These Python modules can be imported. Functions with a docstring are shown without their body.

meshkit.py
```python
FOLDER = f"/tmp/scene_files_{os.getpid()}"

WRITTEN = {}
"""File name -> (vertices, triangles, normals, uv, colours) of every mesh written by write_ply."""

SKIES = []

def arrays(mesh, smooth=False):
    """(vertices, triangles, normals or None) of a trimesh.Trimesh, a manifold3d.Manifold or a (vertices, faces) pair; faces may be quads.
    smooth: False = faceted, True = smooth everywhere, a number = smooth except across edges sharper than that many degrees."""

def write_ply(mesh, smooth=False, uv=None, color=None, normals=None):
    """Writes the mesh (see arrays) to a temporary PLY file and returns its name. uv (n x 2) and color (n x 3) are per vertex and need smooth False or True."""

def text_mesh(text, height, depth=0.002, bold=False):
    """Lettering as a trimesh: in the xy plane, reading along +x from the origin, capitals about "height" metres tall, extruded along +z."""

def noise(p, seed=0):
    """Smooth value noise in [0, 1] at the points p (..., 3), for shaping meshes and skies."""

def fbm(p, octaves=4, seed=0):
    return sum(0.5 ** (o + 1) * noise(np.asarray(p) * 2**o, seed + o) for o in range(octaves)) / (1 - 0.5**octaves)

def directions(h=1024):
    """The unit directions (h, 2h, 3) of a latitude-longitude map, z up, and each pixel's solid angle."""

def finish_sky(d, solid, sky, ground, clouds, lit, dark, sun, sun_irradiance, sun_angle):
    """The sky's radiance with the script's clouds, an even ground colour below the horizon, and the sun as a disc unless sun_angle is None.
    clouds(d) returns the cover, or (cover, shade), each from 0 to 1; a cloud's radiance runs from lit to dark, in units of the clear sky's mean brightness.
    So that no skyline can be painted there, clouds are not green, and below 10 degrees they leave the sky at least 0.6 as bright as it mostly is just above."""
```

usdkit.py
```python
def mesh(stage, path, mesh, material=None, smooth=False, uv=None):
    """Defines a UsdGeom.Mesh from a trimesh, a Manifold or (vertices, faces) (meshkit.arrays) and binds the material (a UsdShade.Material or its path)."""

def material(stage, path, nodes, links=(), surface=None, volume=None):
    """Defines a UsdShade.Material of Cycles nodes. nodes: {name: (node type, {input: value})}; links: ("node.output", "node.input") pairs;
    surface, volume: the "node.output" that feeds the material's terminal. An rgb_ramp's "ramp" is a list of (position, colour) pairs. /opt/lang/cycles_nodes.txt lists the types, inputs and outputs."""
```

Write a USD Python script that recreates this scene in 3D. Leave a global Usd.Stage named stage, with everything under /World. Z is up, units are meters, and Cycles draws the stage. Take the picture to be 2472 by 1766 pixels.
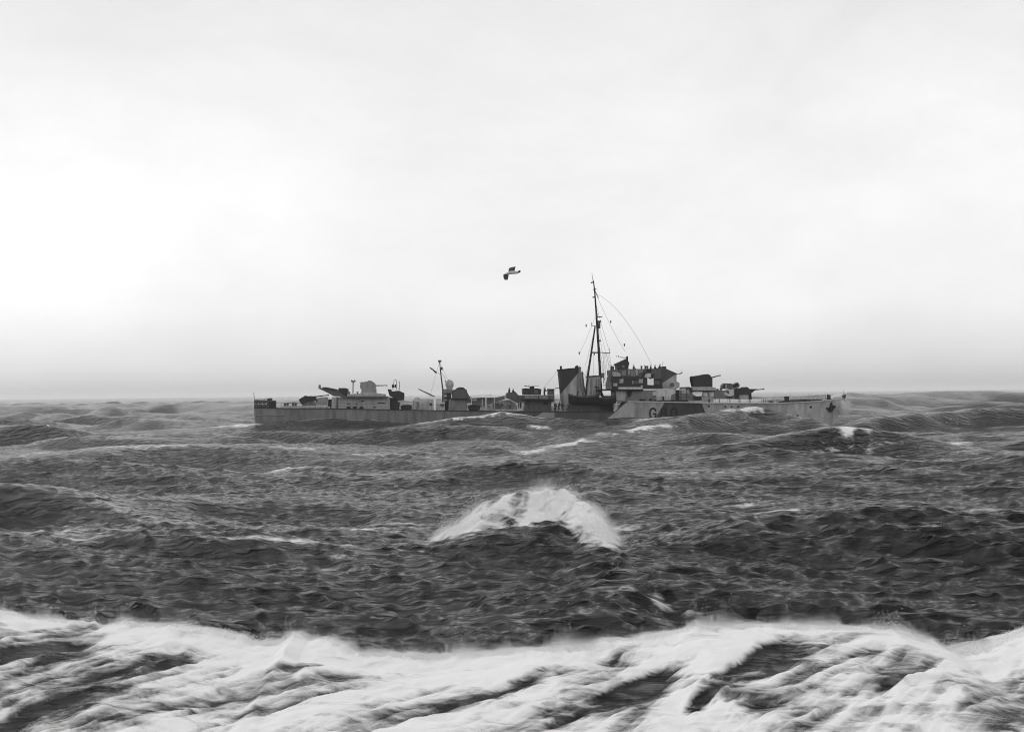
import math, random
import numpy as np, trimesh, manifold3d
import usdkit, meshkit
from pxr import Usd, UsdGeom, UsdLux, UsdShade, Gf, Sdf, Vt
from shapely.geometry import Polygon

stage = Usd.Stage.CreateInMemory()
UsdGeom.SetStageUpAxis(stage, "Z")
UsdGeom.SetStageMetersPerUnit(stage, 1.0)
UsdGeom.Xform.Define(stage, "/World")
UsdGeom.Scope.Define(stage, "/World/Looks")
rng = np.random.default_rng(7)
random.seed(7)

# ------------------------------------------------------------------ camera
PW, PH = 2472.0, 1766.0            # the size of the photograph, for measuring directions
FPX = 3396.0                       # focal length in those units
EYE = np.array([0.0, 0.0, 6.5])
PITCH, RIGHT_DIP = math.radians(1.13), 0.0097
right = np.array([math.sqrt(1 - RIGHT_DIP ** 2), 0, -RIGHT_DIP])
fwd = np.array([0, math.cos(PITCH), math.sin(PITCH)])
fwd = fwd - right * (fwd @ right); fwd /= np.linalg.norm(fwd)
up = np.cross(right, fwd)
cam = UsdGeom.Camera.Define(stage, "/World/camera")
cam.CreateHorizontalApertureAttr(36.0)
cam.CreateVerticalApertureAttr(36.0 * PH / PW)
cam.CreateFocalLengthAttr(36.0 * FPX / PW)
cam.CreateClippingRangeAttr(Gf.Vec2f(0.1, 100000.0))
EXPOSURE = 0.0
cam.CreateExposureAttr(EXPOSURE)
m = Gf.Matrix4d(*[float(v) for r in (right, up, -fwd) for v in (*r, 0)], *[float(v) for v in EYE], 1.0)
cam.AddTransformOp().Set(m)

# ------------------------------------------------------------------ sky and light
SUN_AZ, SUN_EL = math.radians(-38), math.radians(42)    # veiled sun, ahead and to the left
sun_dir = np.array([math.sin(SUN_AZ) * math.cos(SUN_EL), math.cos(SUN_AZ) * math.cos(SUN_EL), math.sin(SUN_EL)])
SKY_STRENGTH = 0.10
sky_mat = usdkit.material(stage, "/World/Looks/sky", {
    "tc": ("texture_coordinate", {}),
    "atm": ("sky_texture", {"sky_type": "single_scattering", "sun_disc": False, "sun_elevation": SUN_EL, "sun_rotation": SUN_AZ}),
    "bw": ("rgb_to_bw", {}),
    "sep": ("separate_xyz", {}),
    "grad": ("rgb_ramp", {"ramp": [(0.0, (4.2,) * 3), (0.5, (4.6,) * 3), (0.504, (6.2,) * 3), (0.511, (8.0,) * 3), (0.53, (9.8,) * 3), (0.565, (10.4,) * 3), (0.61, (9.6,) * 3), (0.64, (8.8,) * 3), (0.75, (7.4,) * 3), (1.0, (6.2,) * 3)]}),
    "zmap": ("math", {"math_type": "multiply_add", "value2": 0.5, "value3": 0.5}),
    "map": ("mapping", {"scale": (1.0, 1.0, 2.0)}),
    "n1": ("noise_texture", {"scale": 2.6, "detail": 7.0, "roughness": 0.6, "distortion": 0.15}),
    "r1": ("map_range", {"from_min": 0.25, "from_max": 0.75, "to_min": 0.82, "to_max": 1.10}),
    "cl": ("mix", {"mix_type": "multiply", "fac": 1.0}),
    "mx": ("mix", {"mix_type": "mix", "fac": 0.92}),
    "bg": ("background_shader", {"strength": SKY_STRENGTH}),
}, [("tc.generated", "sep.vector"), ("sep.z", "zmap.value1"), ("zmap.value", "grad.fac"),
    ("tc.generated", "map.vector"), ("map.vector", "n1.vector"), ("n1.fac", "r1.value"),
    ("grad.color", "cl.color1"), ("r1.result", "cl.color2"),
    ("atm.color", "bw.color"), ("bw.val", "mx.color1"), ("cl.color", "mx.color2"), ("mx.color", "bg.color")], surface="bg.background")
dome = UsdLux.DomeLight.Define(stage, "/World/sky")
UsdShade.MaterialBindingAPI.Apply(dome.GetPrim()).Bind(sky_mat)
dome.GetPrim().SetCustomDataByKey("kind", "structure")
sun = UsdLux.DistantLight.Define(stage, "/World/sun")
sun.CreateNormalizeAttr(True)
sun.CreateIntensityAttr(0.3)
sun.CreateAngleAttr(18.0)
sun.CreateColorAttr(Gf.Vec3f(1.0, 0.995, 0.99))
zax = sun_dir / np.linalg.norm(sun_dir)
xax = np.cross([0, 0, 1.0], zax); xax /= np.linalg.norm(xax)
yax = np.cross(zax, xax)
sun.AddTransformOp().Set(Gf.Matrix4d(*[float(v) for r in (xax, yax, zax) for v in (*r, 0)], 0, 0, 50, 1))

# ------------------------------------------------------------------ helpers
def ray(px, py):
    return right * ((px - PW / 2) / FPX) - up * ((py - PH / 2) / FPX) + fwd

def at(px, py, dist):
    """The point in the direction of a photograph position at a distance of dist metres along y."""
    d = ray(px, py)
    return EYE + d * (dist / d[1])

def tag(prim, label=None, category=None, group=None, kind=None):
    p = prim.GetPrim() if hasattr(prim, "GetPrim") else prim
    for k, v in (("label", label), ("category", category), ("group", group), ("kind", kind)):
        if v:
            p.SetCustomDataByKey(k, v)
    return p

_names = {}
def free(parent, name):
    k = _names.get((parent, name), 0)
    _names[(parent, name)] = k + 1
    return f"{parent}/{name}" + (f"_{k:03d}" if k else "")

def merge(meshes):
    vs, fs, n = [], [], 0
    for x in meshes:
        v, f, _ = meshkit.arrays(x)
        vs.append(v); fs.append(f + n); n += len(v)
    return np.vstack(vs), np.vstack(fs)

def obj(name, mesh, mat, parent="/World", smooth=False):
    """ONE Mesh prim under parent."""
    if isinstance(mesh, list):
        mesh = merge(mesh)
    return usdkit.mesh(stage, free(parent, name), mesh, mat, smooth=smooth).GetPrim()

def thing(name, label, category, loc=(0, 0, 0), rz=0.0, group=None):
    x = UsdGeom.Xform.Define(stage, free("/World", name))
    x.AddTranslateOp().Set(Gf.Vec3d(*map(float, loc)))
    if rz:
        x.AddRotateZOp().Set(math.degrees(rz))
    tag(x, label, category, group)
    return x

# ------------------------------------------------------------------ sea
TABLES = [rng.random((256, 256)).astype(np.float32) for _ in range(24)]
def vnoise(x, y, seed):
    T = TABLES[seed % 24]
    xi, yi = np.floor(x), np.floor(y)
    fx, fy = (x - xi).astype(np.float32), (y - yi).astype(np.float32)
    xi, yi = xi.astype(np.int32) & 255, yi.astype(np.int32) & 255
    x1, y1 = (xi + 1) & 255, (yi + 1) & 255
    fx = fx * fx * (3 - 2 * fx); fy = fy * fy * (3 - 2 * fy)
    a_, b_ = T[xi, yi], T[x1, yi]
    c_, d_ = T[xi, y1], T[x1, y1]
    a_ = a_ + (b_ - a_) * fx
    return a_ + (c_ + (d_ - c_) * fx - a_) * fy

def fb(X, Y, sx, sy, oct_=3, seed=0, ang=0.0):
    """Fractal noise in [0, 1] over the plane, stretched sx by sy metres and turned by ang."""
    c, s_ = math.cos(ang), math.sin(ang)
    U, W = (X * c + Y * s_) / sx + 13.7 * seed, (-X * s_ + Y * c) / sy - 7.1 * seed
    o_ = 0
    for k in range(oct_):
        o_ = o_ + 0.5 ** (k + 1) * vnoise(U * 2 ** k, W * 2 ** k, seed + k)
    return o_ / (1 - 0.5 ** oct_)

def sstep(a, b, x):
    t = np.clip((x - a) / (b - a), 0, 1)
    return t * t * (3 - 2 * t)

# ridges: crest lines as (px, py, distance) measured along each wave; wf/wb = width of the face towards us / away
RIDGES = [
  dict(n="breaker", pts=[(930, 1365, 60), (1035, 1318, 61), (1130, 1255, 63), (1210, 1212, 65), (1290, 1190, 66), (1370, 1205, 65), (1430, 1245, 63), (1480, 1308, 61), (1560, 1350, 60)], wf=2.7, wb=4.40, p=1.25),
  dict(n="behind", pts=[(700, 1290, 74), (900, 1240, 78), (1150, 1195, 82), (1400, 1166, 85), (1480, 1166, 86), (1600, 1190, 84), (1800, 1240, 80), (2000, 1280, 76)], wf=2.8, wb=7.20, p=1.40),
  dict(n="left_swell", pts=[(330, 1225, 74), (520, 1195, 78), (640, 1178, 80), (800, 1176, 80), (920, 1195, 78), (1000, 1230, 74)], wf=3.0, wb=7.20, p=1.50),
  dict(n="left_edge", pts=[(-300, 1190, 72), (-60, 1165, 74), (90, 1160, 74), (230, 1175, 72), (420, 1250, 66)], wf=2.5, wb=6.40, p=1.40),
  dict(n="right_crest", pts=[(1560, 1108, 137), (1660, 1084, 140), (1760, 1066, 142), (1880, 1044, 144), (2000, 1026, 146), (2060, 1024, 146), (2160, 1036, 146), (2260, 1056, 145), (2360, 1082, 143), (2460, 1104, 140)], wf=3.0, wb=8.80, p=1.25),
  dict(n="before_bow", end=0.05, pts=[(1280, 1098, 150), (1380, 1064, 168), (1480, 1042, 186), (1600, 1022, 200), (1700, 1006, 212), (1770, 992, 218), (1815, 986, 220), (1860, 995, 220), (1930, 1014, 218), (2000, 1034, 212), (2080, 1050, 205)], wf=5.0, wb=11.20, p=1.30),
  dict(n="midship", end=0.06, pts=[(800, 1040, 226), (986, 1027, 230), (1100, 1009, 234), (1190, 995, 236), (1230, 990, 236), (1330, 999, 234), (1480, 1001, 234), (1590, 999, 236), (1710, 1001, 236), (1790, 1010, 234)], wf=4.6, wb=7.20, p=1.30),
  dict(n="stern_sea", pts=[(350, 1040, 246), (560, 1026, 250), (660, 1018, 252), (800, 1010, 251), (900, 1012, 250), (1000, 1022, 248)], wf=7.26, wb=16.00, p=1.60),
  dict(n="low_right", pts=[(1380, 1475, 40), (1480, 1420, 43), (1570, 1392, 45), (1650, 1405, 45), (1800, 1420, 44), (2000, 1425, 44), (2200, 1465, 42), (2400, 1500, 40)], wf=1.6, wb=4.00, p=1.20),
  dict(n="right_mid", pts=[(1500, 1240, 74), (1720, 1205, 78), (1790, 1185, 80), (1900, 1200, 78), (2100, 1215, 76), (2400, 1230, 74), (2700, 1260, 70)], wf=2.0, wb=5.60, p=1.30),
  dict(n="mid_stipple", pts=[(950, 1160, 112), (1100, 1122, 120), (1250, 1108, 124), (1380, 1120, 122), (1500, 1135, 116), (1650, 1150, 110)], wf=4.2, wb=9.60, p=1.50),
  dict(n="far_left", pts=[(-200, 1110, 130), (100, 1088, 140), (300, 1080, 146), (520, 1075, 150), (700, 1080, 146), (900, 1095, 138)], wf=5.5, wb=11.20, p=1.40),
  dict(n="far_horizon", pts=[(-100, 980, 420), (200, 974, 470), (330, 976, 480), (470, 970, 520), (620, 974, 480), (760, 978, 440)], wf=24, wb=40, p=1.4),
  dict(n="right_second", pts=[(1700, 1030, 205), (2060, 1010, 215), (2200, 1000, 225), (2330, 990, 235), (2500, 985, 240), (2700, 990, 230)], wf=3.2, wb=9, p=1.3),
  dict(n="far_right", pts=[(1880, 962, 420), (2030, 948, 470), (2120, 952, 480), (2230, 944, 500), (2330, 943, 520), (2472, 947, 500), (2700, 958, 450)], wf=26.40, wb=48.00, p=1.40),
]
FORE = [(-700, 1490, 34), (-200, 1480, 34), (0, 1476, 34), (60, 1488, 34), (250, 1508, 34), (430, 1520, 33), (500, 1526, 33), (620, 1562, 33), (690, 1560, 33), (715, 1540, 33), (750, 1553, 33), (785, 1545, 33),
        (860, 1585, 32), (1050, 1598, 32), (1180, 1590, 32), (1280, 1578, 32), (1420, 1574, 32.5), (1500, 1556, 33), (1570, 1556, 33), (1680, 1530, 33), (1790, 1518, 33.5), (1880, 1516, 33.5), (2020, 1516, 33.5),
        (2150, 1528, 33), (2240, 1558, 33), (2290, 1578, 33), (2370, 1566, 33), (2472, 1534, 33.5), (2700, 1510, 34), (3200, 1500, 34)]

HOLES = [(110, 1495, 3.0, .60, .92, .80), (20, 1535, 2.2, .5, .92, .7), (355, 1545, 1.6, .32, .9, .75), (250, 1480, 2.4, .5, .92, .35), (690, 1430, .5, .22, 1.0, .55), (1385, 1500, 2.0, .55, .9, .62), (1440, 1555, 2.4, .65, .9, 1.0), (1350, 1605, 1.2, .5, .8, .75), (1595, 1590, 1.3, .42, 1.0, 1.0),
         (1560, 1575, 1.0, .25, 1.0, .6), (1690, 1592, 1.0, .4, 1.0, .85), (1770, 1500, 1.7, .42, .95, .78), (1700, 1530, 1.5, .35, .95, .6), (1560, 1450, 1.4, .35, .9, .3), (2010, 1560, 1.6, .25, .95, .45), (640, 1600, 2.2, .5, .9, .4), (980, 1590, 1.5, .35, .9, .45), (1110, 1560, 1.2, .3, .9, .3), (230, 1600, 2.4, .5, .9, .4), (1900, 1480, 1.4, .35, .9, .35), (1500, 1500, 2.2, .5, .9, .35)]

def crest_line(pts):
    w = np.array([at(*p) for p in pts])
    o = np.argsort(w[:, 0])
    w = w[o]
    # resample smoothly
    n = 60
    t = np.linspace(0, 1, n)
    xs = np.interp(t, np.linspace(0, 1, len(w)), w[:, 0])
    ker = np.exp(-0.5 * (np.arange(-6, 7) / 2.6) ** 2); ker /= ker.sum()
    out = [xs]
    for k in (1, 2):
        v = np.interp(xs, w[:, 0], w[:, k])
        v = np.convolve(np.pad(v, 6, mode="edge"), ker, "valid")
        out.append(v)
    return np.array(out)

for r in RIDGES:
    r["line"] = crest_line(r["pts"])
FORE_LINE = crest_line(FORE)
fw = np.array([at(*p) for p in FORE]); o = np.argsort(fw[:, 0]); FORE_W = fw[o]

# random sea: many short-crested components
lam = np.concatenate([62.0 * (6.0 / 62.0) ** np.linspace(0, 1, 44), 5.6 * (0.40 / 5.6) ** np.linspace(0, 1, 84)])
NW = len(lam)
lam *= np.exp(rng.normal(0, 0.05, NW))
kk = 2 * np.pi / lam
WIND = math.radians(205)                     # the seas run down and to the left
th = WIND + rng.normal(0, 1, NW) * np.where(lam > 12, 0.40, np.where(lam > 2, 0.5, 0.75))
ph = rng.uniform(0, 2 * np.pi, NW)
steep = np.where(lam > 25, 0.046, np.where(lam > 9, 0.038, np.where(lam > 2.2, 0.029, np.where(lam > 1.0, 0.050, 0.060))))
amp = steep / kk
KX, KY = kk * np.sin(th), kk * np.cos(th)

def sea(X, Y, dr, dt):
    return [v.astype(np.float64) for v in sea32(*[v.astype(np.float32) for v in (X, Y, dr, dt)])]

def sea32(X, Y, dr, dt):
    """Displacement of the water surface at the flat points X, Y, with sample spacings dr (in range) and dt (across)."""
    R = np.hypot(X, Y) + 1e-6
    rx, ry = (X / R).astype(np.float32), (Y / R).astype(np.float32)
    # where one of the measured waves stands, the long random seas give way to it
    hero = np.zeros_like(X); mask = np.zeros_like(X)
    foam = np.zeros_like(X)
    jit = (fb(X, Y, 5.0, 5.0, 3, 11) - 0.5)
    for r in RIDGES:
        xs, yc, zc = r["line"]
        span = xs[-1] - xs[0]
        c = np.interp(X, xs, yc); z = np.maximum(0, np.interp(X, xs, zc))
        if zc.max() > 4.5:
            z = z * (0.78 + 0.34 * fb(X, Y, 22, 60, 3, 71))
        elif r['n'] != 'breaker':
            z = z * (0.88 + 0.24 * fb(X, Y, 9, 12, 3, 72))
        end = np.exp(-(np.maximum(0, np.maximum(xs[0] - X, X - xs[-1])) / (r.get('end', 0.30) * span)) ** 2)
        fade = end
        scale = r["wf"] / 4.0
        run = np.interp(X, xs, np.gradient(yc, xs))
        d = (Y - c + jit * 1.6 * min(scale, 2.5)) / np.sqrt(1 + run * run)
        w = np.where(d < 0, r["wf"], r["wb"])
        eps = np.maximum(0.3 * w, 0.9 * dr)
        prof = np.exp(-((np.sqrt(d * d + eps * eps) - eps) / w) ** r["p"])
        zz = z * fade * prof
        mk = fade * np.exp(-(np.abs(d) / (w * 2.4)) ** 2)
        hero = hero + zz * (1 - 0.55 * mask)
        mask = np.maximum(mask, mk)
        r["d"], r["fade"], r["z"] = d, fade, z
    fore_d = Y - np.interp(X, FORE_W[:, 0], FORE_W[:, 1])
    long_damp = (1 - 0.85 * mask) * (1 - 0.9 * np.exp(-(np.maximum(0, fore_d) / 12.0) ** 2) * (R < 90))
    lee = np.exp(-((Y - 246) / 22.0) ** 2) * sstep(85, 66, np.abs(X - 8))
    long_damp = long_damp * (1 - 0.8 * lee)
    gust = 0.55 + 0.9 * fb(X, Y, 30, 14, 3, 5)
    dx = np.zeros_like(X); dy = np.zeros_like(X); h = np.zeros_like(X); div = np.zeros_like(X)
    grow = 0.66 + 0.34 * sstep(40, 130, R) + 0.5 * sstep(150, 500, R)
    for i in range(NW):
        ux, uy = math.sin(th[i]), math.cos(th[i])
        # sheets are sorted by range: work on the rows whose samples can carry this wave
        rows = np.nonzero((dr[:, 0] < 1.6 * lam[i]) | (np.abs(uy) < 0.7) & (dr[:, 0] < 9 * lam[i]))[0]
        if not len(rows):
            continue
        sl = slice(rows[0], rows[-1] + 1)
        a_r = np.abs(ux * rx[sl] + uy * ry[sl]); a_t = np.abs(-ux * ry[sl] + uy * rx[sl])
        sp = (a_r * dr[sl] + a_t * dt[sl]) * (2.2 / lam[i])
        sp *= sp
        att = 1 / (1 + sp * sp)
        if lam[i] > 9:
            att = att * long_damp[sl] * grow[sl]
        elif lam[i] < 5.7:
            att = att * gust[sl]
            if lam[i] > 1.8:
                att = att * (1 - 0.6 * mask[sl])
        p_ = np.float32(KX[i]) * X[sl] + np.float32(KY[i]) * Y[sl] + np.float32(ph[i])
        cs, sn = np.cos(p_), np.sin(p_)
        a = np.float32(amp[i]) * att
        h[sl] += a * cs
        dx[sl] -= a * np.float32(ux * 0.95) * sn; dy[sl] -= a * np.float32(uy * 0.95) * sn
        if lam[i] > 0.9:
            div[sl] += a * np.float32(kk[i]) * cs
    h = h + hero
    # --- foam: 0 none .. 1 solid
    n1 = fb(X, Y, 6, 3, 4, 21, 0.3); n2 = fb(X, Y, 1.4, 0.9, 3, 22)
    foam = np.maximum(foam, sstep(0.62, 1.15, div * (0.6 + 0.6 * n1) + 0.12 * h / 1.5) * sstep(0.46, 0.66, n1) * 0.9)   # little whitecaps
    foam = np.maximum(foam, 0.27 * sstep(0.50, 0.74, fb(X, Y, 26, 9, 4, 31, 0.2)))                                        # old lace foam
    for r in RIDGES:
        d, f_, z, n = r["d"], r["fade"], r["z"], r["n"]
        u = X / np.maximum(Y, 1) * FPX + PW / 2
        if n == "breaker":
            along = sstep(960, 1090, u) * (1 - sstep(1470, 1510, u))
            low = np.interp(u, [960, 1060, 1180, 1260, 1330, 1400, 1470], [1.2, 2.2, 3.4, 6.0, 4.8, 5.6, 3.0])
            band = sstep(-low - 1.6, -low + 1.2, d + (n2 - 0.5) * 3.0) * (1 - sstep(0.6, 2.6, d + (n1 - 0.5) * 2))
            nb = fb(X, Y, 0.7, 2.4, 4, 61, -0.2)
            fo = along * band * (0.90 + 1.9 * (nb - 0.5))
            foam = np.maximum(foam, fo)
            h = h + along * band * (fb(X, Y, 1.3, 1.6, 4, 63) - 0.5) * 0.8
            foam = np.maximum(foam, 0.30 * f_ * sstep(-9, -4, d) * (1 - sstep(6, 14, d)))
        elif n == "right_crest":
            foam = np.maximum(foam, 0.95 * sstep(1985, 2040, u) * (1 - sstep(2085, 2125, u)) * sstep(-2.6, -0.6, d + (n2 - .5) * 3) * (1 - sstep(1.5, 5, d)))
            foam = np.maximum(foam, 0.42 * f_ * sstep(-12, -5, d) * (1 - sstep(-4, 0, d)) * sstep(.45, .6, n1))
        elif n == "before_bow":
            foam = np.maximum(foam, 0.8 * f_ * sstep(-3.2, -1.2, d + (n2 - .5) * 4) * (1 - sstep(0.2, 2, d)) * sstep(0.47, 0.58, fb(X, Y, 9, 20, 2, 77)))
            foam = np.maximum(foam, 0.62 * sstep(1480, 1560, u) * (1 - sstep(1720, 1800, u)) * sstep(2.5, 6, d) * (1 - sstep(13, 22, d)))
        elif n == "midship":
            foam = np.maximum(foam, 0.8 * f_ * sstep(-2.6, -1.0, d + (n2 - .5) * 3) * (1 - sstep(2.0, 4, d)) * (1 - sstep(1300, 1420, u)) * sstep(900, 1050, u) * sstep(.34, .5, n1))
            foam = np.maximum(foam, 0.75 * sstep(1260, 1290, u) * (1 - sstep(1320, 1350, u)) * sstep(-9, -7, d + (n2 - .5) * 3) * (1 - sstep(-5, -3.5, d)))
            foam = np.maximum(foam, 0.6 * sstep(1480, 1560, u) * (1 - sstep(1720, 1790, u)) * sstep(-16, -9, d) * (1 - sstep(-2, 1, d)))
        elif n == "low_right":
            foam = np.maximum(foam, 0.30 * f_ * sstep(-1.0, -.3, d + (n2 - .5)) * (1 - sstep(.1, .6, d)) * sstep(.5, .6, n1))
        elif n in ("right_mid", "left_edge"):
            foam = np.maximum(foam, 0.45 * f_ * sstep(-1.4, -.5, d + (n2 - .5) * 1.5) * (1 - sstep(.3, 1.2, d)) * sstep(.46, .58, n1))
        elif n == "far_left" or n == "mid_stipple":
            foam = np.maximum(foam, 0.55 * f_ * sstep(-3, -1, d) * (1 - sstep(2, 6, d)) * sstep(.47, .6, n1))
        elif n == "left_swell":
            foam = np.maximum(foam, 0.5 * f_ * sstep(-16, -11, d) * (1 - sstep(-9, -5, d)) * sstep(.42, .6, n1))
    # wash at the ship's stern and stem
    def patch(px, py, dist, rx_, ry_, v):
        p = at(px, py, dist)
        q = ((X - p[0]) / rx_) ** 2 + ((Y - p[1]) / ry_) ** 2
        return v * np.exp(-q) * (0.35 + 1.1 * n2)
    for a_ in ((588, 1017, 251, 3.5, 6, 1.1), (545, 1019, 250, 5, 5, .8), (470, 1020, 249, 6, 3, .6), (690, 1084, 128, 4, 3, .8), (650, 1086, 128, 3, 2, .8), (2045, 985, 270, 1.4, 4, 1.0), (1545, 1058, 165, 3, 4, .7), (2290, 1033, 170, 3.5, 4, .8),
               (1330, 1065, 165, 3.5, 5, .7), (800, 1310, 66, 5, 3, .62), (900, 1270, 68, 5, 3, .6), (700, 1350, 56, 3, .8, .75), (620, 1352, 56, 2.4, .6, .75), (480, 1265, 66, 4, .8, .6), (1596, 1437, 42.6, .42, .9, .8), (1590, 1425, 43.4, .3, .6, .8), (1300, 1305, 58, .9, .8, .7), (1360, 1395, 50, 1.2, .4, .5), (1265, 1240, 80, 2.0, .8, .0), (1415, 1178, 84, 1.4, 1.2, .8), (1470, 1245, 68, 1.6, 1.4, .85), (1790, 1190, 79, 1.6, .6, .8), (1900, 1205, 77, 2.5, .5, .7)):
        foam = np.maximum(foam, patch(*a_))
    side_y = 262.0 + X * math.tan(math.radians(3.0)) - 6.4
    foam = np.maximum(foam, (0.25 + 0.9 * fb(X, Y, 3.5, 1.5, 3, 91)) * np.exp(-((Y - side_y) / 1.6) ** 2) * (np.abs(X - 5) < 60))
    # --- the wash thrown up in the foreground
    c = np.interp(X, FORE_W[:, 0], FORE_W[:, 1]); z = np.interp(X, FORE_W[:, 0], FORE_W[:, 2])
    near = (R < 60)
    d = Y - c
    base = np.interp(d, [-40, -14, -7, -3, 0, 1.0, 2.5, 4], [0.1, 0.15, 0.35, 0.72, 1.0, .80, .25, 0.0])
    wf = np.where(near, base, 0)
    inside = sstep(1.6, -0.2, d) * near
    bil = np.zeros_like(X); fd = np.zeros_like(X)
    idx = np.nonzero(near & (d < 6) & (Y > 0))
    if len(idx[0]):
        x_, y_ = X[idx], Y[idx]
        wx = fb(x_, y_, 3.5, 3.5, 2, 41) - .5; wy = fb(x_, y_, 3.5, 3.5, 2, 42) - .5
        a1 = np.abs(fb(x_ + 2 * wx, y_ + 2 * wy, 2.6, 1.9, 3, 43, 0.55) - .5) * 2
        a2 = np.abs(fb(x_ + wx, y_ + wy, .95, .7, 3, 44, 0.55) - .5) * 2
        a3 = fb(x_ + .5 * wx, y_ + .5 * wy, .30, .22, 3, 45, 0.55)
        b = 0.50 * (1 - a1 * a1 * 1.3) + 0.24 * (1 - a2 * a2 * 1.3) + 0.10 * a3 + 0.16
        # torn openings where the dark water shows, drawn out along the flow
        dark = np.zeros_like(x_)
        for hx, hy, hr, hs, ha, hv_ in HOLES:
            p = at(hx * 1.0876, hy * 1.0876, 30.5)
            z0 = 0.15; p = EYE + (p - EYE) * ((EYE[2] - z0) / (EYE[2] - p[2]))
            ux_, uy_ = x_ - p[0] + 1.6 * wx, y_ - p[1] + 1.6 * wy
            c_, s_ = math.cos(ha), math.sin(ha)
            qq = ((ux_ * c_ + uy_ * s_) / hr) ** 2 + ((-ux_ * s_ + uy_ * c_) / hs) ** 2
            dark = np.maximum(dark, hv_ * np.exp(-qq))
        gen = fb(x_ + 1.8 * wx, y_ + 1.8 * wy, 6.0, 1.3, 4, 52, 0.92)
        fine = fb(x_ + .7 * wx, y_ + .7 * wy, 2.6, .34, 5, 55, 0.95)
        side = sstep(.30, .62, np.abs(x_ / np.maximum(y_, 1) / .364 + .06))
        fd[idx] = 1.05 - 0.24 * side + (1.3 * (0.5 - gen) + 1.2 * (0.5 - fine)) * sstep(-0.3, -2.5, d[idx]) - (0.45 + 1.0 * fine) * dark + 0.45 * np.exp(-((d[idx] + .5) / 1.6) ** 2)
        spike = np.exp(-((d[idx] + .25) / .55) ** 2) * np.maximum(0, fb(x_ + .3 * wx, y_, .32, 1.2, 3, 58) - .50) * 0.45 * (0.2 + 1.6 * fb(x_, y_, 4, 4, 2, 59))
        bil[idx] = 0.62 + (b - 0.62) * np.clip(fd[idx], .25, 1) + spike
    h = h * (1 - 0.75 * inside) + wf * z + inside * (bil - 0.62) * 0.50
    dx *= (1 - .8 * inside); dy *= (1 - .8 * inside)
    foam = foam * (1 - inside) + np.clip(fd, 0, 1.2) * inside
    return dx, dy, h, np.clip(foam, 0, 1.1)

def polar_sheet(thetas, az):
    """Grid of points at depression angles thetas (radians, as seen from EYE over flat water) and azimuths az."""
    rad = EYE[2] / np.tan(thetas)
    A, Rr = np.meshgrid(az, rad)
    dr = np.abs(np.gradient(rad))[:, None] * np.ones_like(A)
    dt = Rr * np.abs(np.gradient(az))[None, :]
    X, Y = Rr * np.sin(A), Rr * np.cos(A)
    dx, dy, h, fo = sea(X, Y, dr, np.minimum(dt, 20.0))
    return np.stack([X + dx, Y + dy, h], -1), fo

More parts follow.
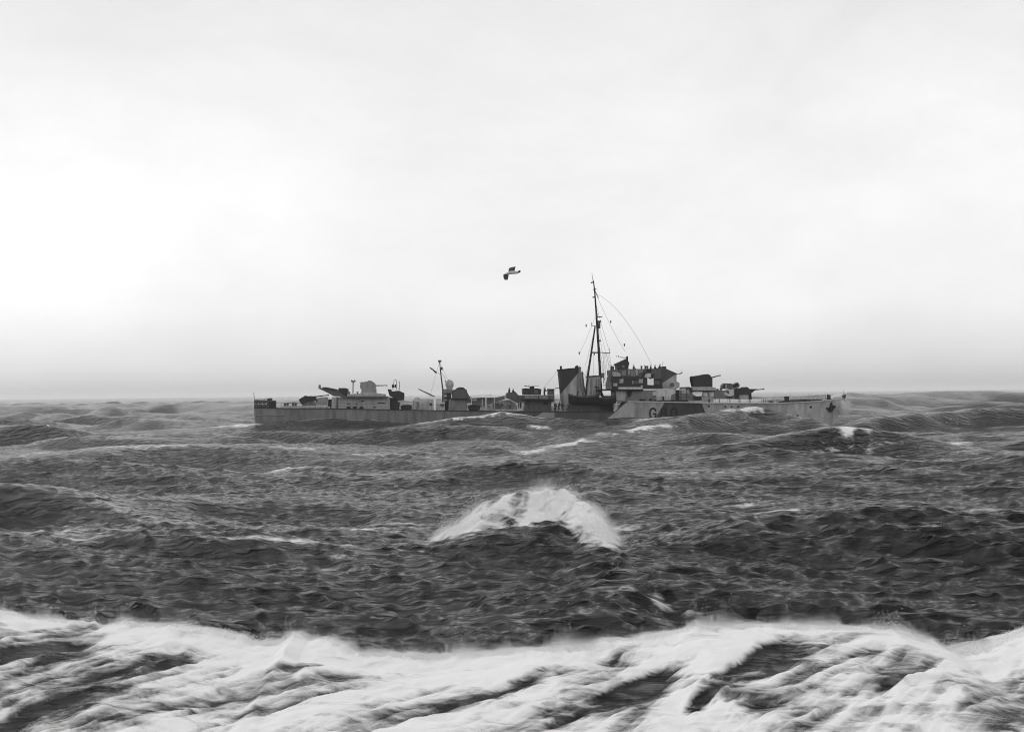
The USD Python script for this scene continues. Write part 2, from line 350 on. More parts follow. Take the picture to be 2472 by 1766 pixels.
NR, NA = 980, 1030
tt = np.linspace(0, 1, NR)
thetas = np.radians(0.018 + (24.0 - 0.018) * (0.80 * tt ** 1.9 + 0.20 * tt ** 5))[::-1]
thetas = np.concatenate([np.radians([65, 50, 40, 34, 30, 27.5, 25.6]), thetas])
half = math.radians(24.5)
az = np.concatenate([np.linspace(-math.pi, -half, 130)[:-1], np.linspace(-half, half, NA), np.linspace(half, math.pi, 130)[1:]])
P, FO = polar_sheet(thetas, az)
nr, na = FO.shape
ii, jj = np.meshgrid(np.arange(nr - 1), np.arange(na - 1), indexing="ij")
q = np.stack([ii * na + jj, ii * na + jj + 1, (ii + 1) * na + jj + 1, (ii + 1) * na + jj], -1).reshape(-1, 4)
V = P.reshape(-1, 3); FV = FO.reshape(-1)
# close the small gap under the camera
V = np.vstack([V, [[0, 0, V[:na, 2].mean()]]]); FV = np.append(FV, 0.8)
fan = np.stack([np.full(na - 1, len(V) - 1), np.arange(na - 1) + 1, np.arange(na - 1)], -1)
F = np.vstack([q[:, [0, 1, 2]], q[:, [0, 2, 3]], fan])
nz = np.cross(V[F[0, 1]] - V[F[0, 0]], V[F[0, 2]] - V[F[0, 0]])[2]
if nz < 0:
    F = F[:, ::-1]

sea_mat = usdkit.material(stage, "/World/Looks/sea_water", {
    "geo": ("geometry", {}),
    "at": ("attribute", {"attribute": "foam"}),
    # foam break-up
    "mp": ("mapping", {"scale": (1.0, 1.6, 1.0), "rotation": (0, 0, 0.35)}),
    "nf": ("noise_texture", {"scale": 0.9, "detail": 7.0, "roughness": 0.62, "distortion": 0.9}),
    "vo": ("voronoi_texture", {"feature": "distance_to_edge", "scale": 1.1, "detail": 2.0, "roughness": 0.6}),
    "vadd": ("vector_math", {"math_type": "multiply_add", "vector2": (1.6, 1.6, 1.6)}),
    "vom": ("map_range", {"from_min": 0.0, "from_max": 0.28, "to_min": 0.6, "to_max": -0.35, "clamp": True}),
    "pm": ("math", {"math_type": "multiply_add", "value2": 1.6, "value3": -0.80}),
    "pn": ("math", {"math_type": "multiply_add", "value2": 0.26}),
    "sum": ("math", {"math_type": "add"}),
    "msk": ("map_range", {"range_type": "smoothstep", "from_min": 0.40, "from_max": 1.16, "to_min": 0.0, "to_max": 1.0, "clamp": True}),
    # ripples
    "mp2": ("mapping", {"scale": (0.72, 1.25, 1.0), "rotation": (0, 0, -0.15)}),
    "nb1": ("noise_texture", {"scale": 1.15, "detail": 9.0, "roughness": 0.68, "distortion": 0.25}),
    "nb2": ("noise_texture", {"type": "ridged_multifractal", "scale": 0.80, "detail": 4.0, "roughness": 0.55, "lacunarity": 2.1, "offset": 0.9, "gain": 1.4}),
    "ng": ("noise_texture", {"scale": 0.055, "detail": 3.0, "roughness": 0.6}),
    "gr": ("map_range", {"from_min": 0.36, "from_max": 0.64, "to_min": 0.55, "to_max": 1.0, "clamp": True}),
    "b1": ("bump", {"distance": 0.50}),
    "b2": ("bump", {"distance": 0.40}),
    "mp3": ("mapping", {"scale": (0.11, 0.17, 1.0), "rotation": (0, 0, 0.2)}),
    "nb3": ("noise_texture", {"scale": 1.0, "detail": 3.0, "roughness": 0.55}),
    "b3": ("bump", {"strength": 1.0, "distance": 0.6}),
    # thin foam drawn out by the wind
    "mp4": ("mapping", {"scale": (0.075, 0.95, 1.0), "rotation": (0, 0, -0.16)}),
    "ns": ("noise_texture", {"scale": 1.0, "detail": 5.0, "roughness": 0.6, "distortion": 0.5}),
    "sr": ("map_range", {"range_type": "smoothstep", "from_min": 0.60, "from_max": 0.72, "to_min": 0.0, "to_max": 0.50, "clamp": True}),
    "sg": ("map_range", {"from_min": 0.42, "from_max": 0.58, "to_min": 0.0, "to_max": 1.0, "clamp": True}),
    "ng2": ("noise_texture", {"scale": 0.035, "detail": 3.0, "roughness": 0.6}),
    "sm": ("math", {"math_type": "multiply"}),
    "fmax": ("math", {"math_type": "maximum"}),
    "nbf": ("noise_texture", {"scale": 2.2, "detail": 8.0, "roughness": 0.62}),
    "bf": ("bump", {"strength": 0.6, "distance": 0.06}),
    "wat": ("principled_bsdf", {"base_color": (0.006, 0.006, 0.006), "roughness": 0.13, "ior": 1.19}),
    "fm": ("diffuse_bsdf", {"color": (0.80, 0.80, 0.80)}),
    "mix": ("mix_closure", {}),
}, [("geo.position", "mp.vector"), ("mp.vector", "nf.vector"),
    ("nf.color", "vadd.vector1"), ("mp.vector", "vadd.vector3"), ("vadd.vector", "vo.vector"), ("vo.distance", "vom.value"),
    ("nf.fac", "pm.value1"), ("vom.result", "pn.value1"), ("pm.value", "pn.value3"),
    ("pn.value", "sum.value1"), ("fmax.value", "sum.value2"), ("sum.value", "msk.value"),
    ("geo.position", "mp2.vector"), ("mp2.vector", "nb1.vector"), ("mp2.vector", "nb2.vector"), ("geo.position", "ng.vector"), ("ng.fac", "gr.value"), ("gr.result", "b1.strength"), ("gr.result", "b2.strength"),
    ("nb1.fac", "b1.height"), ("nb2.fac", "b2.height"), ("b2.normal", "b1.normal"), ("b1.normal", "wat.normal"),
    ("geo.position", "mp3.vector"), ("mp3.vector", "nb3.vector"), ("nb3.fac", "b3.height"), ("b3.normal", "b2.normal"),
    ("geo.position", "mp4.vector"), ("mp4.vector", "ns.vector"), ("ns.fac", "sr.value"), ("geo.position", "ng2.vector"), ("ng2.fac", "sg.value"), ("sr.result", "sm.value1"), ("sg.result", "sm.value2"),
    ("sm.value", "fmax.value2"), ("at.fac", "fmax.value1"),
    ("geo.position", "nbf.vector"), ("nbf.fac", "bf.height"), ("bf.normal", "fm.normal"),
    ("msk.result", "mix.fac"), ("wat.BSDF", "mix.closure1"), ("fm.BSDF", "mix.closure2")], surface="mix.closure")
water = usdkit.mesh(stage, "/World/sea", (V, F), sea_mat, smooth=True)
UsdGeom.PrimvarsAPI(water).CreatePrimvar("foam", Sdf.ValueTypeNames.FloatArray, "vertex").Set(Vt.FloatArray.FromNumpy(FV.astype(np.float32)))
tag(water, kind="structure")

# ------------------------------------------------------------------ spray torn from the crests
def drops(name, pts, radii):
    base = trimesh.creation.icosphere(0, 1.0)
    pi = UsdGeom.PointInstancer.Define(stage, f"/World/{name}")
    pr = usdkit.mesh(stage, f"/World/{name}/drop", base, SPRAY, smooth=True)
    pi.CreatePrototypesRel().SetTargets([pr.GetPath()])
    pi.CreatePositionsAttr(Vt.Vec3fArray.FromNumpy(np.asarray(pts, np.float32)))
    pi.CreateProtoIndicesAttr(Vt.IntArray.FromNumpy(np.zeros(len(pts), np.int32)))
    pi.CreateScalesAttr(Vt.Vec3fArray.FromNumpy(np.repeat(np.asarray(radii, np.float32)[:, None], 3, 1)))
    tag(pi, kind="stuff")
    return pi
SPRAY = usdkit.material(stage, "/World/Looks/spray", {"p": ("diffuse_bsdf", {"color": (0.88, 0.88, 0.88)}), "t": ("translucent_bsdf", {"color": (0.82, 0.82, 0.82)}), "m": ("mix_closure", {"fac": 0.4})}, [("p.BSDF", "m.closure1"), ("t.BSDF", "m.closure2")], surface="m.closure")
near_sel = np.nonzero((FO > 0.80) & (P[..., 1] > 0) & (np.hypot(P[..., 0], P[..., 1]) < 75))
cand = P[near_sel]
dcr = cand[:, 1] - np.interp(cand[:, 0], FORE_W[:, 0], FORE_W[:, 1])
edge_ = np.abs(dcr - 0.15) < 0.5
brk = cand[:, 1] > 52
rs = np.random.default_rng(5)
def scatter(src, n, up_m, jx, gate):
    k = rs.integers(0, len(src), n)
    p = src[k] + rs.normal(0, 1, (n, 3)) * [jx, jx, 0]
    clump = vnoise(p[:, 0] * gate, p[:, 1] * gate, 3) * .6 + vnoise(p[:, 0] * gate * 2.7, p[:, 1] * gate * 2.7, 4) * .4
    p[:, 2] += rs.exponential(1.0, n) * up_m * np.clip((clump - .35) * 4, 0.02, 2.0)
    return p
p1 = scatter(cand[edge_], 90000, .06, .08, 1.6)
p2 = scatter(cand[brk], 70000, .13, .18, .6)
c3 = at(2040, 983, 264)
p3 = c3 + rs.normal(0, 1, (2600, 3)) * [.55, .8, .75]
drops("sea_spray", np.vstack([p1, p2, p3]), np.concatenate([rs.uniform(.003, .009, len(p1)), rs.uniform(.004, .011, len(p2)), rs.uniform(.02, .05, len(p3))]))

# ------------------------------------------------------------------ paints
def paint(name, tone, rough=0.6, vary=0.38, streak=True, metal=0.0):
    lo, hi = tone * (1 - vary), tone * (1 + vary * 0.7)
    return usdkit.material(stage, f"/World/Looks/{name}", {
        "tc": ("texture_coordinate", {}),
        "mp": ("mapping", {"scale": (1.6, 1.6, 0.35 if streak else 1.6)}),
        "n": ("noise_texture", {"scale": 1.3, "detail": 6.0, "roughness": 0.62}),
        "r": ("rgb_ramp", {"ramp": [(0.28, (lo,) * 3), (0.5, (tone,) * 3), (0.75, (hi,) * 3)]}),
        "p": ("principled_bsdf", {"roughness": rough, "metallic": metal, "specular_ior_level": 0.25}),
    }, [("tc.object", "mp.vector"), ("mp.vector", "n.vector"), ("n.fac", "r.fac"), ("r.color", "p.base_color")], surface="p.BSDF")

LIGHT = paint("light_grey_paint", 0.29)
GUN = paint("gun_grey_paint", 0.20)
PALE = paint("pale_grey_paint", 0.40)
MID = paint("mid_grey_paint", 0.15)
DIM = paint("dim_grey_paint", 0.07)
DARK = paint("dark_grey_paint", 0.022)
BLACK = paint("blackened_steel", 0.008, 0.6)
WHITE = paint("white_canvas", 0.78, 0.8, 0.12)
DECKM = paint("deck_steel", 0.10, 0.5, 0.3, False)
ROPE = paint("rigging_wire", 0.05, 0.6)
CLOTHD = paint("dark_wool", 0.025, 0.9, 0.2, False)
SKIN = paint("skin", 0.38, 0.6, 0.05, False)
CANVAS = paint("grey_canvas", 0.30, 0.85)

# ------------------------------------------------------------------ the ship's own frame: x forward, y to port, z up
SHIP_D, YAW = 262.0, math.radians(3.0)
cA, sA = math.cos(YAW), math.sin(YAW)
def S(px, py, y=0.0):
    """Ship coordinates (x, z) of what is seen at a photograph position, for a thing standing y metres to port of the centre line."""
    d = ray(px, py)
    nrm = np.array([-sA, cA, 0])
    t = (y - nrm @ (EYE - [0, SHIP_D, 0])) / (nrm @ d)
    p = EYE + d * t - [0, SHIP_D, 0]
    return np.array([p[0] * cA + p[1] * sA, p[2]])

def Zm(x0, y0, k):
    return lambda pts: [(x0 + a / k, y0 + b / k) for a, b in pts]
ZA = Zm(740, 890, 9.883); ZB = Zm(600, 940, 12.628); ZC = Zm(900, 840, 7.577); ZD = Zm(1180, 900, 10.332)
ZE = Zm(1330, 860, 10.828); ZF = Zm(1460, 850, 10.825); ZG = Zm(1640, 880, 10.332); ZH = Zm(1850, 920, 10.332)
ZI = Zm(1320, 640, 5.073); ZJ = Zm(1120, 920, 16.236)

def extrude(pts, y0, y1):
    """Solid with outline pts (ship x, z) standing between y0 and y1."""
    pg = Polygon(pts)
    if not pg.is_valid:
        pg = pg.buffer(0)
    mm = trimesh.creation.extrude_polygon(pg, abs(y1 - y0), engine="earcut")
    v = np.array(mm.vertices)
    v = np.stack([v[:, 0], max(y0, y1) - v[:, 2], v[:, 1]], -1)
    return trimesh.Trimesh(v, np.array(mm.faces), process=False)

def poly(pts, y0, y1):
    return extrude([S(a, b, y0) for a, b in pts], y0, y1)

def slab(xa, ya, xb, yb, y0, y1):
    """A box whose near face spans the photograph rectangle (xa, ya)-(xb, yb)."""
    return poly([(xa, ya), (xb, ya), (xb, yb), (xa, yb)], y0, y1)

def tube(points, r, sides=8, closed=False):
    p = np.asarray(points, float)
    rr = np.broadcast_to(np.asarray(r, float), (len(p),))
    n = len(p)
    t = np.gradient(p, axis=0) if not closed else np.roll(p, -1, 0) - np.roll(p, 1, 0)
    t /= np.linalg.norm(t, axis=1, keepdims=True) + 1e-12
    ref = np.where(np.abs(t[:, 2:]) < 0.95, [0, 0, 1.0], [1.0, 0, 0])
    a = np.cross(t, ref); a /= np.linalg.norm(a, axis=1, keepdims=True)
    b = np.cross(t, a)
    g = np.arange(sides) * 2 * np.pi / sides
    v = (p[:, None] + rr[:, None, None] * (np.cos(g)[None, :, None] * a[:, None] + np.sin(g)[None, :, None] * b[:, None])).reshape(-1, 3)
    f = []
    for i in range(n if closed else n - 1):
        k = (i + 1) % n
        for j in range(sides):
            l = (j + 1) % sides
            f += [[i * sides + j, k * sides + j, k * sides + l], [i * sides + j, k * sides + l, i * sides + l]]
    if not closed:
        v = np.vstack([v, p[:1], p[-1:]])
        for j in range(sides):
            l = (j + 1) % sides
            f += [[n * sides, j, l], [n * sides + 1, (n - 1) * sides + l, (n - 1) * sides + j]]
    return v, np.array(f)

def P3(px, py, y=0.0):
    x, z = S(px, py, y)
    return np.array([x, y, z])

def bar(a, b, r, y=0.0, y2=None, sides=6):
    return tube([P3(*a, y), P3(*b, y if y2 is None else y2)], r, sides)

def turned(profile, centre, axis="z", n=20):
    """A turned solid: profile of (radius, height)."""
    mm = trimesh.creation.revolve(np.array(profile, float), sections=n)
    v = np.array(mm.vertices)
    if axis == "y":
        v = v[:, [0, 2, 1]] * [1, 1, 1]
    if axis == "x":
        v = v[:, [2, 1, 0]]
    return trimesh.Trimesh(v + centre, np.array(mm.faces), process=False)

def shield(pts, hw, wall=0.13):
    """An open-backed gun shield with outline pts in the photograph."""
    q = [tuple(S(a, b, -hw)) for a, b in pts]
    if Polygon(q).exterior.is_ccw is False:
        q = q[::-1]
    cs = manifold3d.CrossSection([q])
    inner = cs.offset(-wall, manifold3d.JoinType.Miter)
    inner = inner + inner.translate((-0.35, 0)) + inner.translate((-0.7, 0))
    out = manifold3d.Manifold.extrude(cs, 2 * hw)
    hole = manifold3d.Manifold.extrude(inner, 2 * hw - 2 * wall).translate((0, 0, wall))
    mm = (out - hole).to_mesh()
    v = np.array(mm.vert_properties[:, :3])
    v = np.stack([v[:, 0], hw - v[:, 2], v[:, 1]], -1)
    return v, np.array(mm.tri_verts)

ship = thing("destroyer", "long grey warship in dark and light camouflage steaming through the swell", "warship", (0, SHIP_D, 0), YAW)
SHIP = str(ship.GetPath())
ship_m = np.array([[cA, -sA, 0, 0], [sA, cA, 0, SHIP_D], [0, 0, 1, 0], [0, 0, 0, 1.0]])
def world(p):
    return (ship_m @ np.append(np.asarray(p, float), 1))[:3]
def part(name, mesh, mat, parent=SHIP, smooth=False, label=None):
    o_ = obj(name, mesh, mat, str(parent if isinstance(parent, str) else parent.GetPath()), smooth)
    if label:
        o_.SetCustomDataByKey("label", label)
    return o_

# ------------------------------------------------------------------ hull
# sheer line: (px, py, half breadth at deck, half breadth at the waterline)
ST = [(613, 984, 1.9, 1.5), (616, 984, 2.9, 2.3), (624, 984, 3.5, 2.9), (645, 984.5, 3.9, 3.4), (690, 985, 4.4, 4.0), (800, 986, 4.9, 4.7), (940, 988.5, 5.2, 5.1), (1100, 991, 5.4, 5.3), (1200, 992.5, 5.45, 5.4),
      (1340, 993.5, 5.45, 5.4), (1482, 994.2, 5.4, 5.2), (1488, 991, 5.4, 5.2), (1498, 981, 5.4, 5.15), (1508, 972, 5.35, 5.1), (1516, 969.3, 5.35, 5.05), (1600, 970, 5.15, 4.6), (1700, 972.3, 4.7, 3.7), (1800, 973.6, 4.0, 2.7),
      (1860, 973.5, 3.4, 2.05), (1920, 971.5, 2.6, 1.4), (1960, 969.3, 1.9, 0.95), (2000, 966, 1.05, 0.45), (2022, 963.2, 0.5, 0.16), (2034, 961.3, 0.14, 0.06), (2038, 960.7, 0.05, 0.03)]
stn = []
for px_, py_, bd, bw in ST:
    x_, z_ = S(px_, py_, -bd)
    stn.append((x_, z_, bd, bw))
stn = np.array(stn)
XR = np.sort(np.unique(np.concatenate([np.linspace(stn[0, 0], stn[-1, 0], 150), stn[:, 0]])))
sheer = lambda x: np.interp(x, stn[:, 0], stn[:, 1])
hbd = lambda x: np.interp(x, stn[:, 0], stn[:, 2])
hbw = lambda x: np.interp(x, stn[:, 0], stn[:, 3])
X_STEM = stn[-1, 0]; X_FOOT = S(2015.5, 1029, 0)[0]
def hull_point(x, s):
    """x: station at the deck edge; s: 0 at the deck, 1 at the load line, 1.6 below."""
    zt = sheer(x)
    zb = -0.15
    z = zt + (zb - zt) * s
    full = hbd(x) + (hbw(x) - hbd(x)) * np.minimum(1, s) ** 0.75
    flare = full * np.where(s > 1, 1 - 0.5 * (s - 1), 1)
    rake = np.interp(x, [X_STEM - 14, X_STEM], [0, 1]) ** 1.5
    xx = x - (X_STEM - X_FOOT) * rake * s
    stern_in = np.interp(x, [stn[0, 0], stn[0, 0] + 6], [1, 0])
    return xx + 0.9 * stern_in * s * s * 0.6, flare, z
SS = np.array([0, 0.06, 0.16, 0.3, 0.45, 0.6, 0.8, 1.0, 1.3, 1.7])
rows_s, rows_p = [], []
for s_ in SS:
    xx, yy, zz = hull_point(XR, s_)
    rows_s.append(np.stack([xx, -yy, zz], -1)); rows_p.append(np.stack([xx, yy, zz], -1))
A = np.array(rows_s); B = np.array(rows_p); ns, nx = A.shape[:2]
hv = np.vstack([A.reshape(-1, 3), B.reshape(-1, 3)]); hf = []
for i in range(ns - 1):
    for j in range(nx - 1):
        a, b, c, d = i * nx + j, i * nx + j + 1, (i + 1) * nx + j + 1, (i + 1) * nx + j
        hf += [[a, d, c], [a, c, b]]
        o_ = ns * nx
        hf += [[a + o_, c + o_, d + o_], [a + o_, b + o_, c + o_]]
for i in range(ns - 1):      # transom and stem closing strips
    for j, fl in ((0, 1), (nx - 1, -1)):
        a, d = i * nx + j, (i + 1) * nx + j
        o_ = ns * nx
        qd = [a, a + o_, d + o_, d][::fl]
        hf += [[qd[0], qd[1], qd[2]], [qd[0], qd[2], qd[3]]]
b0 = (ns - 1) * nx
for j in range(nx - 1):
    hf += [[b0 + j, b0 + j + ns * nx, b0 + j + 1 + ns * nx], [b0 + j, b0 + j + 1 + ns * nx, b0 + j + 1]]

def edge(p0, p1, y):
    """Nodes' numbers for a straight paint edge through two photograph positions on the side at y: x = x0 + k (z - z0)."""
    (xa, za), (xb, zb) = S(*p0, y), S(*p1, y)
    k = (xb - xa) / (zb - za)
    return xa - k * za, k
NODES = {"tc": ("texture_coordinate", {}), "sep": ("separate_xyz", {}),
         "mp": ("mapping", {"scale": (0.8, 0.8, 0.12)}), "n": ("noise_texture", {"scale": 1.5, "detail": 7.0, "roughness": 0.65}),
         "n2": ("noise_texture", {"scale": 0.16, "detail": 4.0}),
         "r": ("map_range", {"from_min": 0.3, "from_max": 0.72, "to_min": 0.58, "to_max": 1.2}),
         "r2": ("map_range", {"from_min": 0.3, "from_max": 0.7, "to_min": 0.75, "to_max": 1.2}),
         "mul": ("math", {"math_type": "multiply"}), "mul2": ("math", {"math_type": "multiply"}), "cc": ("combine_color", {}), "p": ("principled_bsdf", {"roughness": 0.5, "specular_ior_level": 0.25})}
LINKS = [("tc.object", "sep.vector"), ("tc.object", "mp.vector"), ("mp.vector", "n.vector"), ("n.fac", "r.value"), ("tc.object", "n2.vector"), ("n2.fac", "r2.value"),
         ("r.result", "mul.value1"), ("r2.result", "mul2.value1"), ("mul2.value", "cc.r"), ("mul2.value", "cc.g"), ("mul2.value", "cc.b"), ("cc.color", "p.base_color"), ("mul.value", "mul2.value2")]
def camo_material(name, base, steps, boxes=()):
    """Paint that changes tone across straight edges. steps: (x0, k, tone ahead of the edge). boxes: (list of (x0, k, sign)), tone inside all of them."""
    nd, lk = dict(NODES), list(LINKS)
    nd["base"] = ("value", {"value": base}); cur = "base.value"
    def half(tagname, x0, k, sign):
        nd[tagname + "a"] = ("math", {"math_type": "multiply_add", "value2": -k, "value3": -x0})
        nd[tagname + "b"] = ("math", {"math_type": "add"})
        nd[tagname + "c"] = ("math", {"math_type": "greater_than" if sign > 0 else "less_than", "value2": 0.0})
        lk.extend([("sep.z", tagname + "a.value1"), (tagname + "a.value", tagname + "b.value1"), ("sep.x", tagname + "b.value2"), (tagname + "b.value", tagname + "c.value1")])
        return tagname + "c.value"
    for i, (conds, tone) in enumerate([([(x0, k, 1)], t) for x0, k, t in steps] + list(boxes)):
        got = [half(f"s{i}q{j}", *c) for j, c in enumerate(conds)]
        w = got[0]
        for j, g_ in enumerate(got[1:]):
            nd[f"m{i}q{j}"] = ("math", {"math_type": "multiply"})
            lk.extend([(w, f"m{i}q{j}.value1"), (g_, f"m{i}q{j}.value2")]); w = f"m{i}q{j}.value"
        nd[f"x{i}"] = ("mix_float", {"b": tone})
        lk.extend([(w, f"x{i}.fac"), (cur, f"x{i}.a")]); cur = f"x{i}.result"
    lk.append((cur, "mul.value2"))
    return usdkit.material(stage, f"/World/Looks/{name}", nd, lk, surface="p.BSDF")

yE = -5.0
hull_paint = camo_material("hull_camouflage", 0.14, [
    (*edge((1238, 1001), (1262, 985), yE), 0.06),
    (*edge((1479, 999), (1516, 968), yE), 0.31),
    (*edge((1589, 998), (1605, 969), yE), 0.048),
    (*edge((1706, 999), (1694.5, 972), yE), 0.36)],
    boxes=[([(*edge((1789, 999), (1809, 981), -3.7), 1), (*edge((1852, 993), (1809, 981), -3.7), -1)], 0.022),
           ([(*edge((1296, 1003), (1330, 983), yE), 1), (*edge((1338, 1003), (1337.5, 983), yE), -1)], 0.22)])
hull = part("hull", trimesh.Trimesh(hv, np.array(hf), process=False), hull_paint, smooth=35)

# decks follow the sheer, a hand below the hull's top edge
def deck_mesh(xs, drop=0.05, inset=0.06):
    v = []
    for x in xs:
        v += [[x, -max(hbd(x) - inset, 0.01), sheer(x) - drop], [x, max(hbd(x) - inset, 0.01), sheer(x) - drop]]
    f = []
    for i in range(len(xs) - 1):
        f += [[2 * i, 2 * i + 2, 2 * i + 3], [2 * i, 2 * i + 3, 2 * i + 1]]
    return np.array(v), np.array(f)
x_break = stn[10, 0]; x_fc = stn[14, 0]
part("upper_deck", deck_mesh(XR[XR <= x_break + .01]), DECKM)
part("forecastle_deck", deck_mesh(XR[XR >= x_fc - .01]), DECKM)
vb = [[x_break, -5.3, sheer(x_break) - .06], [x_break, 5.3, sheer(x_break) - .06], [x_fc, 5.28, sheer(x_fc) - .06], [x_fc, -5.28, sheer(x_fc) - .06]]
part("break_bulkhead", (np.array(vb), np.array([[0, 1, 2], [0, 2, 3]])), MID)
# rubbing strake along the side and a rounded deck edge
part("deck_edge_strip", [tube([[x, -hbd(x) - 0.01, sheer(x) + 0.02] for x in XR[XR >= x_fc]], 0.10, 6), tube([[x, hbd(x) + 0.01, sheer(x) + 0.02] for x in XR[XR >= x_fc]], 0.10, 6)], PALE)
part("deck_edge_strip", [tube([[x, -hbd(x) - 0.01, sheer(x) + 0.0] for x in XR[XR <= x_break]], 0.09, 6)], DARK)
xs_ = XR[(XR < stn[4, 0])]
kn = [hull_point(x, 0.30) for x in xs_]
part("stern_knuckle", [tube([[a, -b - 0.02, c] for a, b, c in kn], 0.11, 6)], MID)

def on_side(x, z, off=0.0):
    """A point of the starboard side at ship x, z."""
    s_ = (sheer(x) - z) / (sheer(x) + 0.15)
    xx, yy, zz = hull_point(np.array([x]), s_)
    x2 = x + (x - xx[0])
    xx, yy, zz = hull_point(np.array([x2]), s_)
    return np.array([x, -yy[0] - off, z])

def on_hull(px, py):
    y = -4.5
    for _ in range(8):
        x, z = S(px, py, y)
        y = on_side(x, z)[1]
    return x, z
def letter(text, px0, px1, py0, py1):
    mm = meshkit.text_mesh(text, 1.0, 0.02, bold=True)
    v = np.array(mm.vertices); lo, hi = v.min(0), v.max(0)
    (xa, zt), (xb, zb_) = on_hull(px0, py0), on_hull(px1, py1)
    xs2 = xa + (v[:, 0] - lo[0]) / (hi[0] - lo[0]) * (xb - xa)
    zs2 = zb_ + (v[:, 1] - lo[1]) / (hi[1] - lo[1]) * (zt - zb_)
    w = np.array([on_side(a, b, 0.03) for a, b in zip(xs2, zs2)])
    w[:, 1] -= np.where(v[:, 2] > 0.01, 0.015, 0.0)
    return w, np.array(mm.faces)[:, ::1]
PNM = paint("pennant_paint", 0.012, 0.5, 0.1)
part("pennant_letter", letter("G", 1567, 1585, 983.3, 1011), PNM, label="dark letter G on the light grey side")
part("pennant_number", letter("8", 1593, 1611, 983.3, 1011), PNM, label="dark figure 8 on the dark grey side")
part("pennant_number", letter("0", 1618, 1636, 983.3, 1011), PNM, label="dark figure 0 on the dark grey side")

for px_, py_, r_ in ((1711, 980, .2), (1751, 980.7, .2), (1766, 980.8, .2), (1782, 980.8, .2), (1957, 982, .24), (1925, 1003, .24), (1662, 979, .2)):
    x, z = on_hull(px_, py_)
    c = on_side(x, z, 0.0)
    part("porthole", turned([(0, -0.03), (r_, -0.03), (r_, 0.05), (r_ * .75, 0.05), (r_ * .7, 0.0), (0, 0.0)], c - [0, 0.02, 0], "y", 12), BLACK)

# stowed anchor with its flukes against the bow
x, z = on_hull(2005, 984); c = on_side(x, z, 0.12)
def anc(pts):
    q = [on_hull(*p) for p in ZH(pts)]
    return extrude(q, c[1] - 0.14, c[1] + 0.35)
an = part("anchor", anc([(1590, 545), (1625, 545), (1640, 590), (1690, 600), (1722, 625), (1700, 665), (1680, 665), (1640, 740), (1590, 772), (1545, 740), (1520, 705), (1478, 682), (1500, 655), (1560, 660), (1585, 610)]), BLACK)
part("shank", [tube([c + [0.15, -0.22, 1.1], c + [-0.05, -0.22, -0.55]], 0.11, 6)], DARK, an)

# ------------------------------------------------------------------ guns
def gun_mount(outline, hw, barrel, r, mat, ped, ped_mat, muzzle=None, label=None, breech=None):
    sh = part("gun_turret", shield(outline, hw), mat, label=label)
    a, b = barrel
    for y in ([0.0]):
        p0, p1 = P3(*a, y), P3(*b, y)
        part("barrel", [tube([p0, p0 + (p1 - p0) * .55, p1], [r * 1.5, r * 1.15, r], 10), tube([p1 - (p1 - p0) * .09, p1], [r * 1.5, r * 1.35], 10), tube([p0 - (p1 - p0) * .45, p0], [r * 2.0, r * 1.7], 10)], mat, sh)
    part("pedestal", ped, ped_mat, sh)
    return sh

# X mount on the after deckhouse
gun_mount(ZA([(1255, 322), (1290, 317), (1460, 298), (1475, 276), (1530, 280), (1592, 312), (1640, 372), (1650, 480), (1662, 500), (1650, 575), (1300, 575), (1312, 490), (1282, 470), (1272, 400), (1292, 352)]), 1.45,
          (ZA([(1560, 403)])[0], ZA([(1932, 394)])[0]), 0.09, GUN, [poly(ZA([(1290, 560), (1660, 560), (1665, 612), (1285, 612)]), -1.6, 1.6)], LIGHT, label="light grey open backed gun shield on the after deckhouse")
# Y mount on the quarterdeck
gun_mount(ZB([(1528, 322), (1560, 280), (1722, 183), (1800, 208), (1900, 193), (1925, 230), (2020, 214), (2052, 290), (2112, 330), (2060, 345), (1940, 350), (1860, 335), (1740, 370), (1622, 457)]), 1.35,
          (ZB([(1960, 222)])[0], (794, 953.2)), 0.085, DARK, [poly(ZB([(1625, 480), (1770, 330), (1900, 330), (1960, 350), (2040, 490), (1625, 500)]), -1.0, 1.0), poly(ZB([(1950, 350), (2030, 350), (2045, 490), (1970, 490)]), -1.35, -1.1)], MID, label="dark tilted gun shield on the low quarterdeck")
# B and A mounts before the bridge
gun_mount(ZG([(338, 400), (332, 300), (352, 284), (550, 264), (640, 238), (700, 233), (765, 254), (800, 300), (826, 350), (826, 556), (378, 556)]), 1.6,
          (ZG([(770, 330)])[0], ZG([(1032, 262)])[0]), 0.09, DARK, [poly(ZG([(430, 505), (550, 505), (560, 556), (440, 556)]), -1.0, 1.0), poly(ZG([(380, 552), (830, 552), (840, 580), (370, 580)]), -1.7, 1.7)], LIGHT, label="dark high gun shield in front of the bridge, barrel raised")
sh_a = gun_mount(ZG([(1368, 860), (1378, 605), (1400, 597), (1620, 572), (1640, 553), (1700, 556), (1750, 600), (1800, 660), (1800, 745), (1490, 745), (1488, 860)]), 1.6,
          (ZG([(1770, 640)])[0], ZG([(2115, 605)])[0]), 0.08, DARK, [poly(ZG([(1495, 742), (1728, 742), (1728, 868), (1495, 868)]), -1.45, 1.45)], LIGHT, label="dark low gun shield on the forecastle, barrel level")
part("blast_bag", poly(ZG([(1755, 602), (1960, 603), (1885, 640), (1812, 700), (1765, 690)]), -0.5, 0.5), DARK, sh_a)
part("shield_leg", poly(ZG([(1730, 740), (1800, 740), (1808, 870), (1735, 870)]), -1.5, 1.3), BLACK, sh_a)

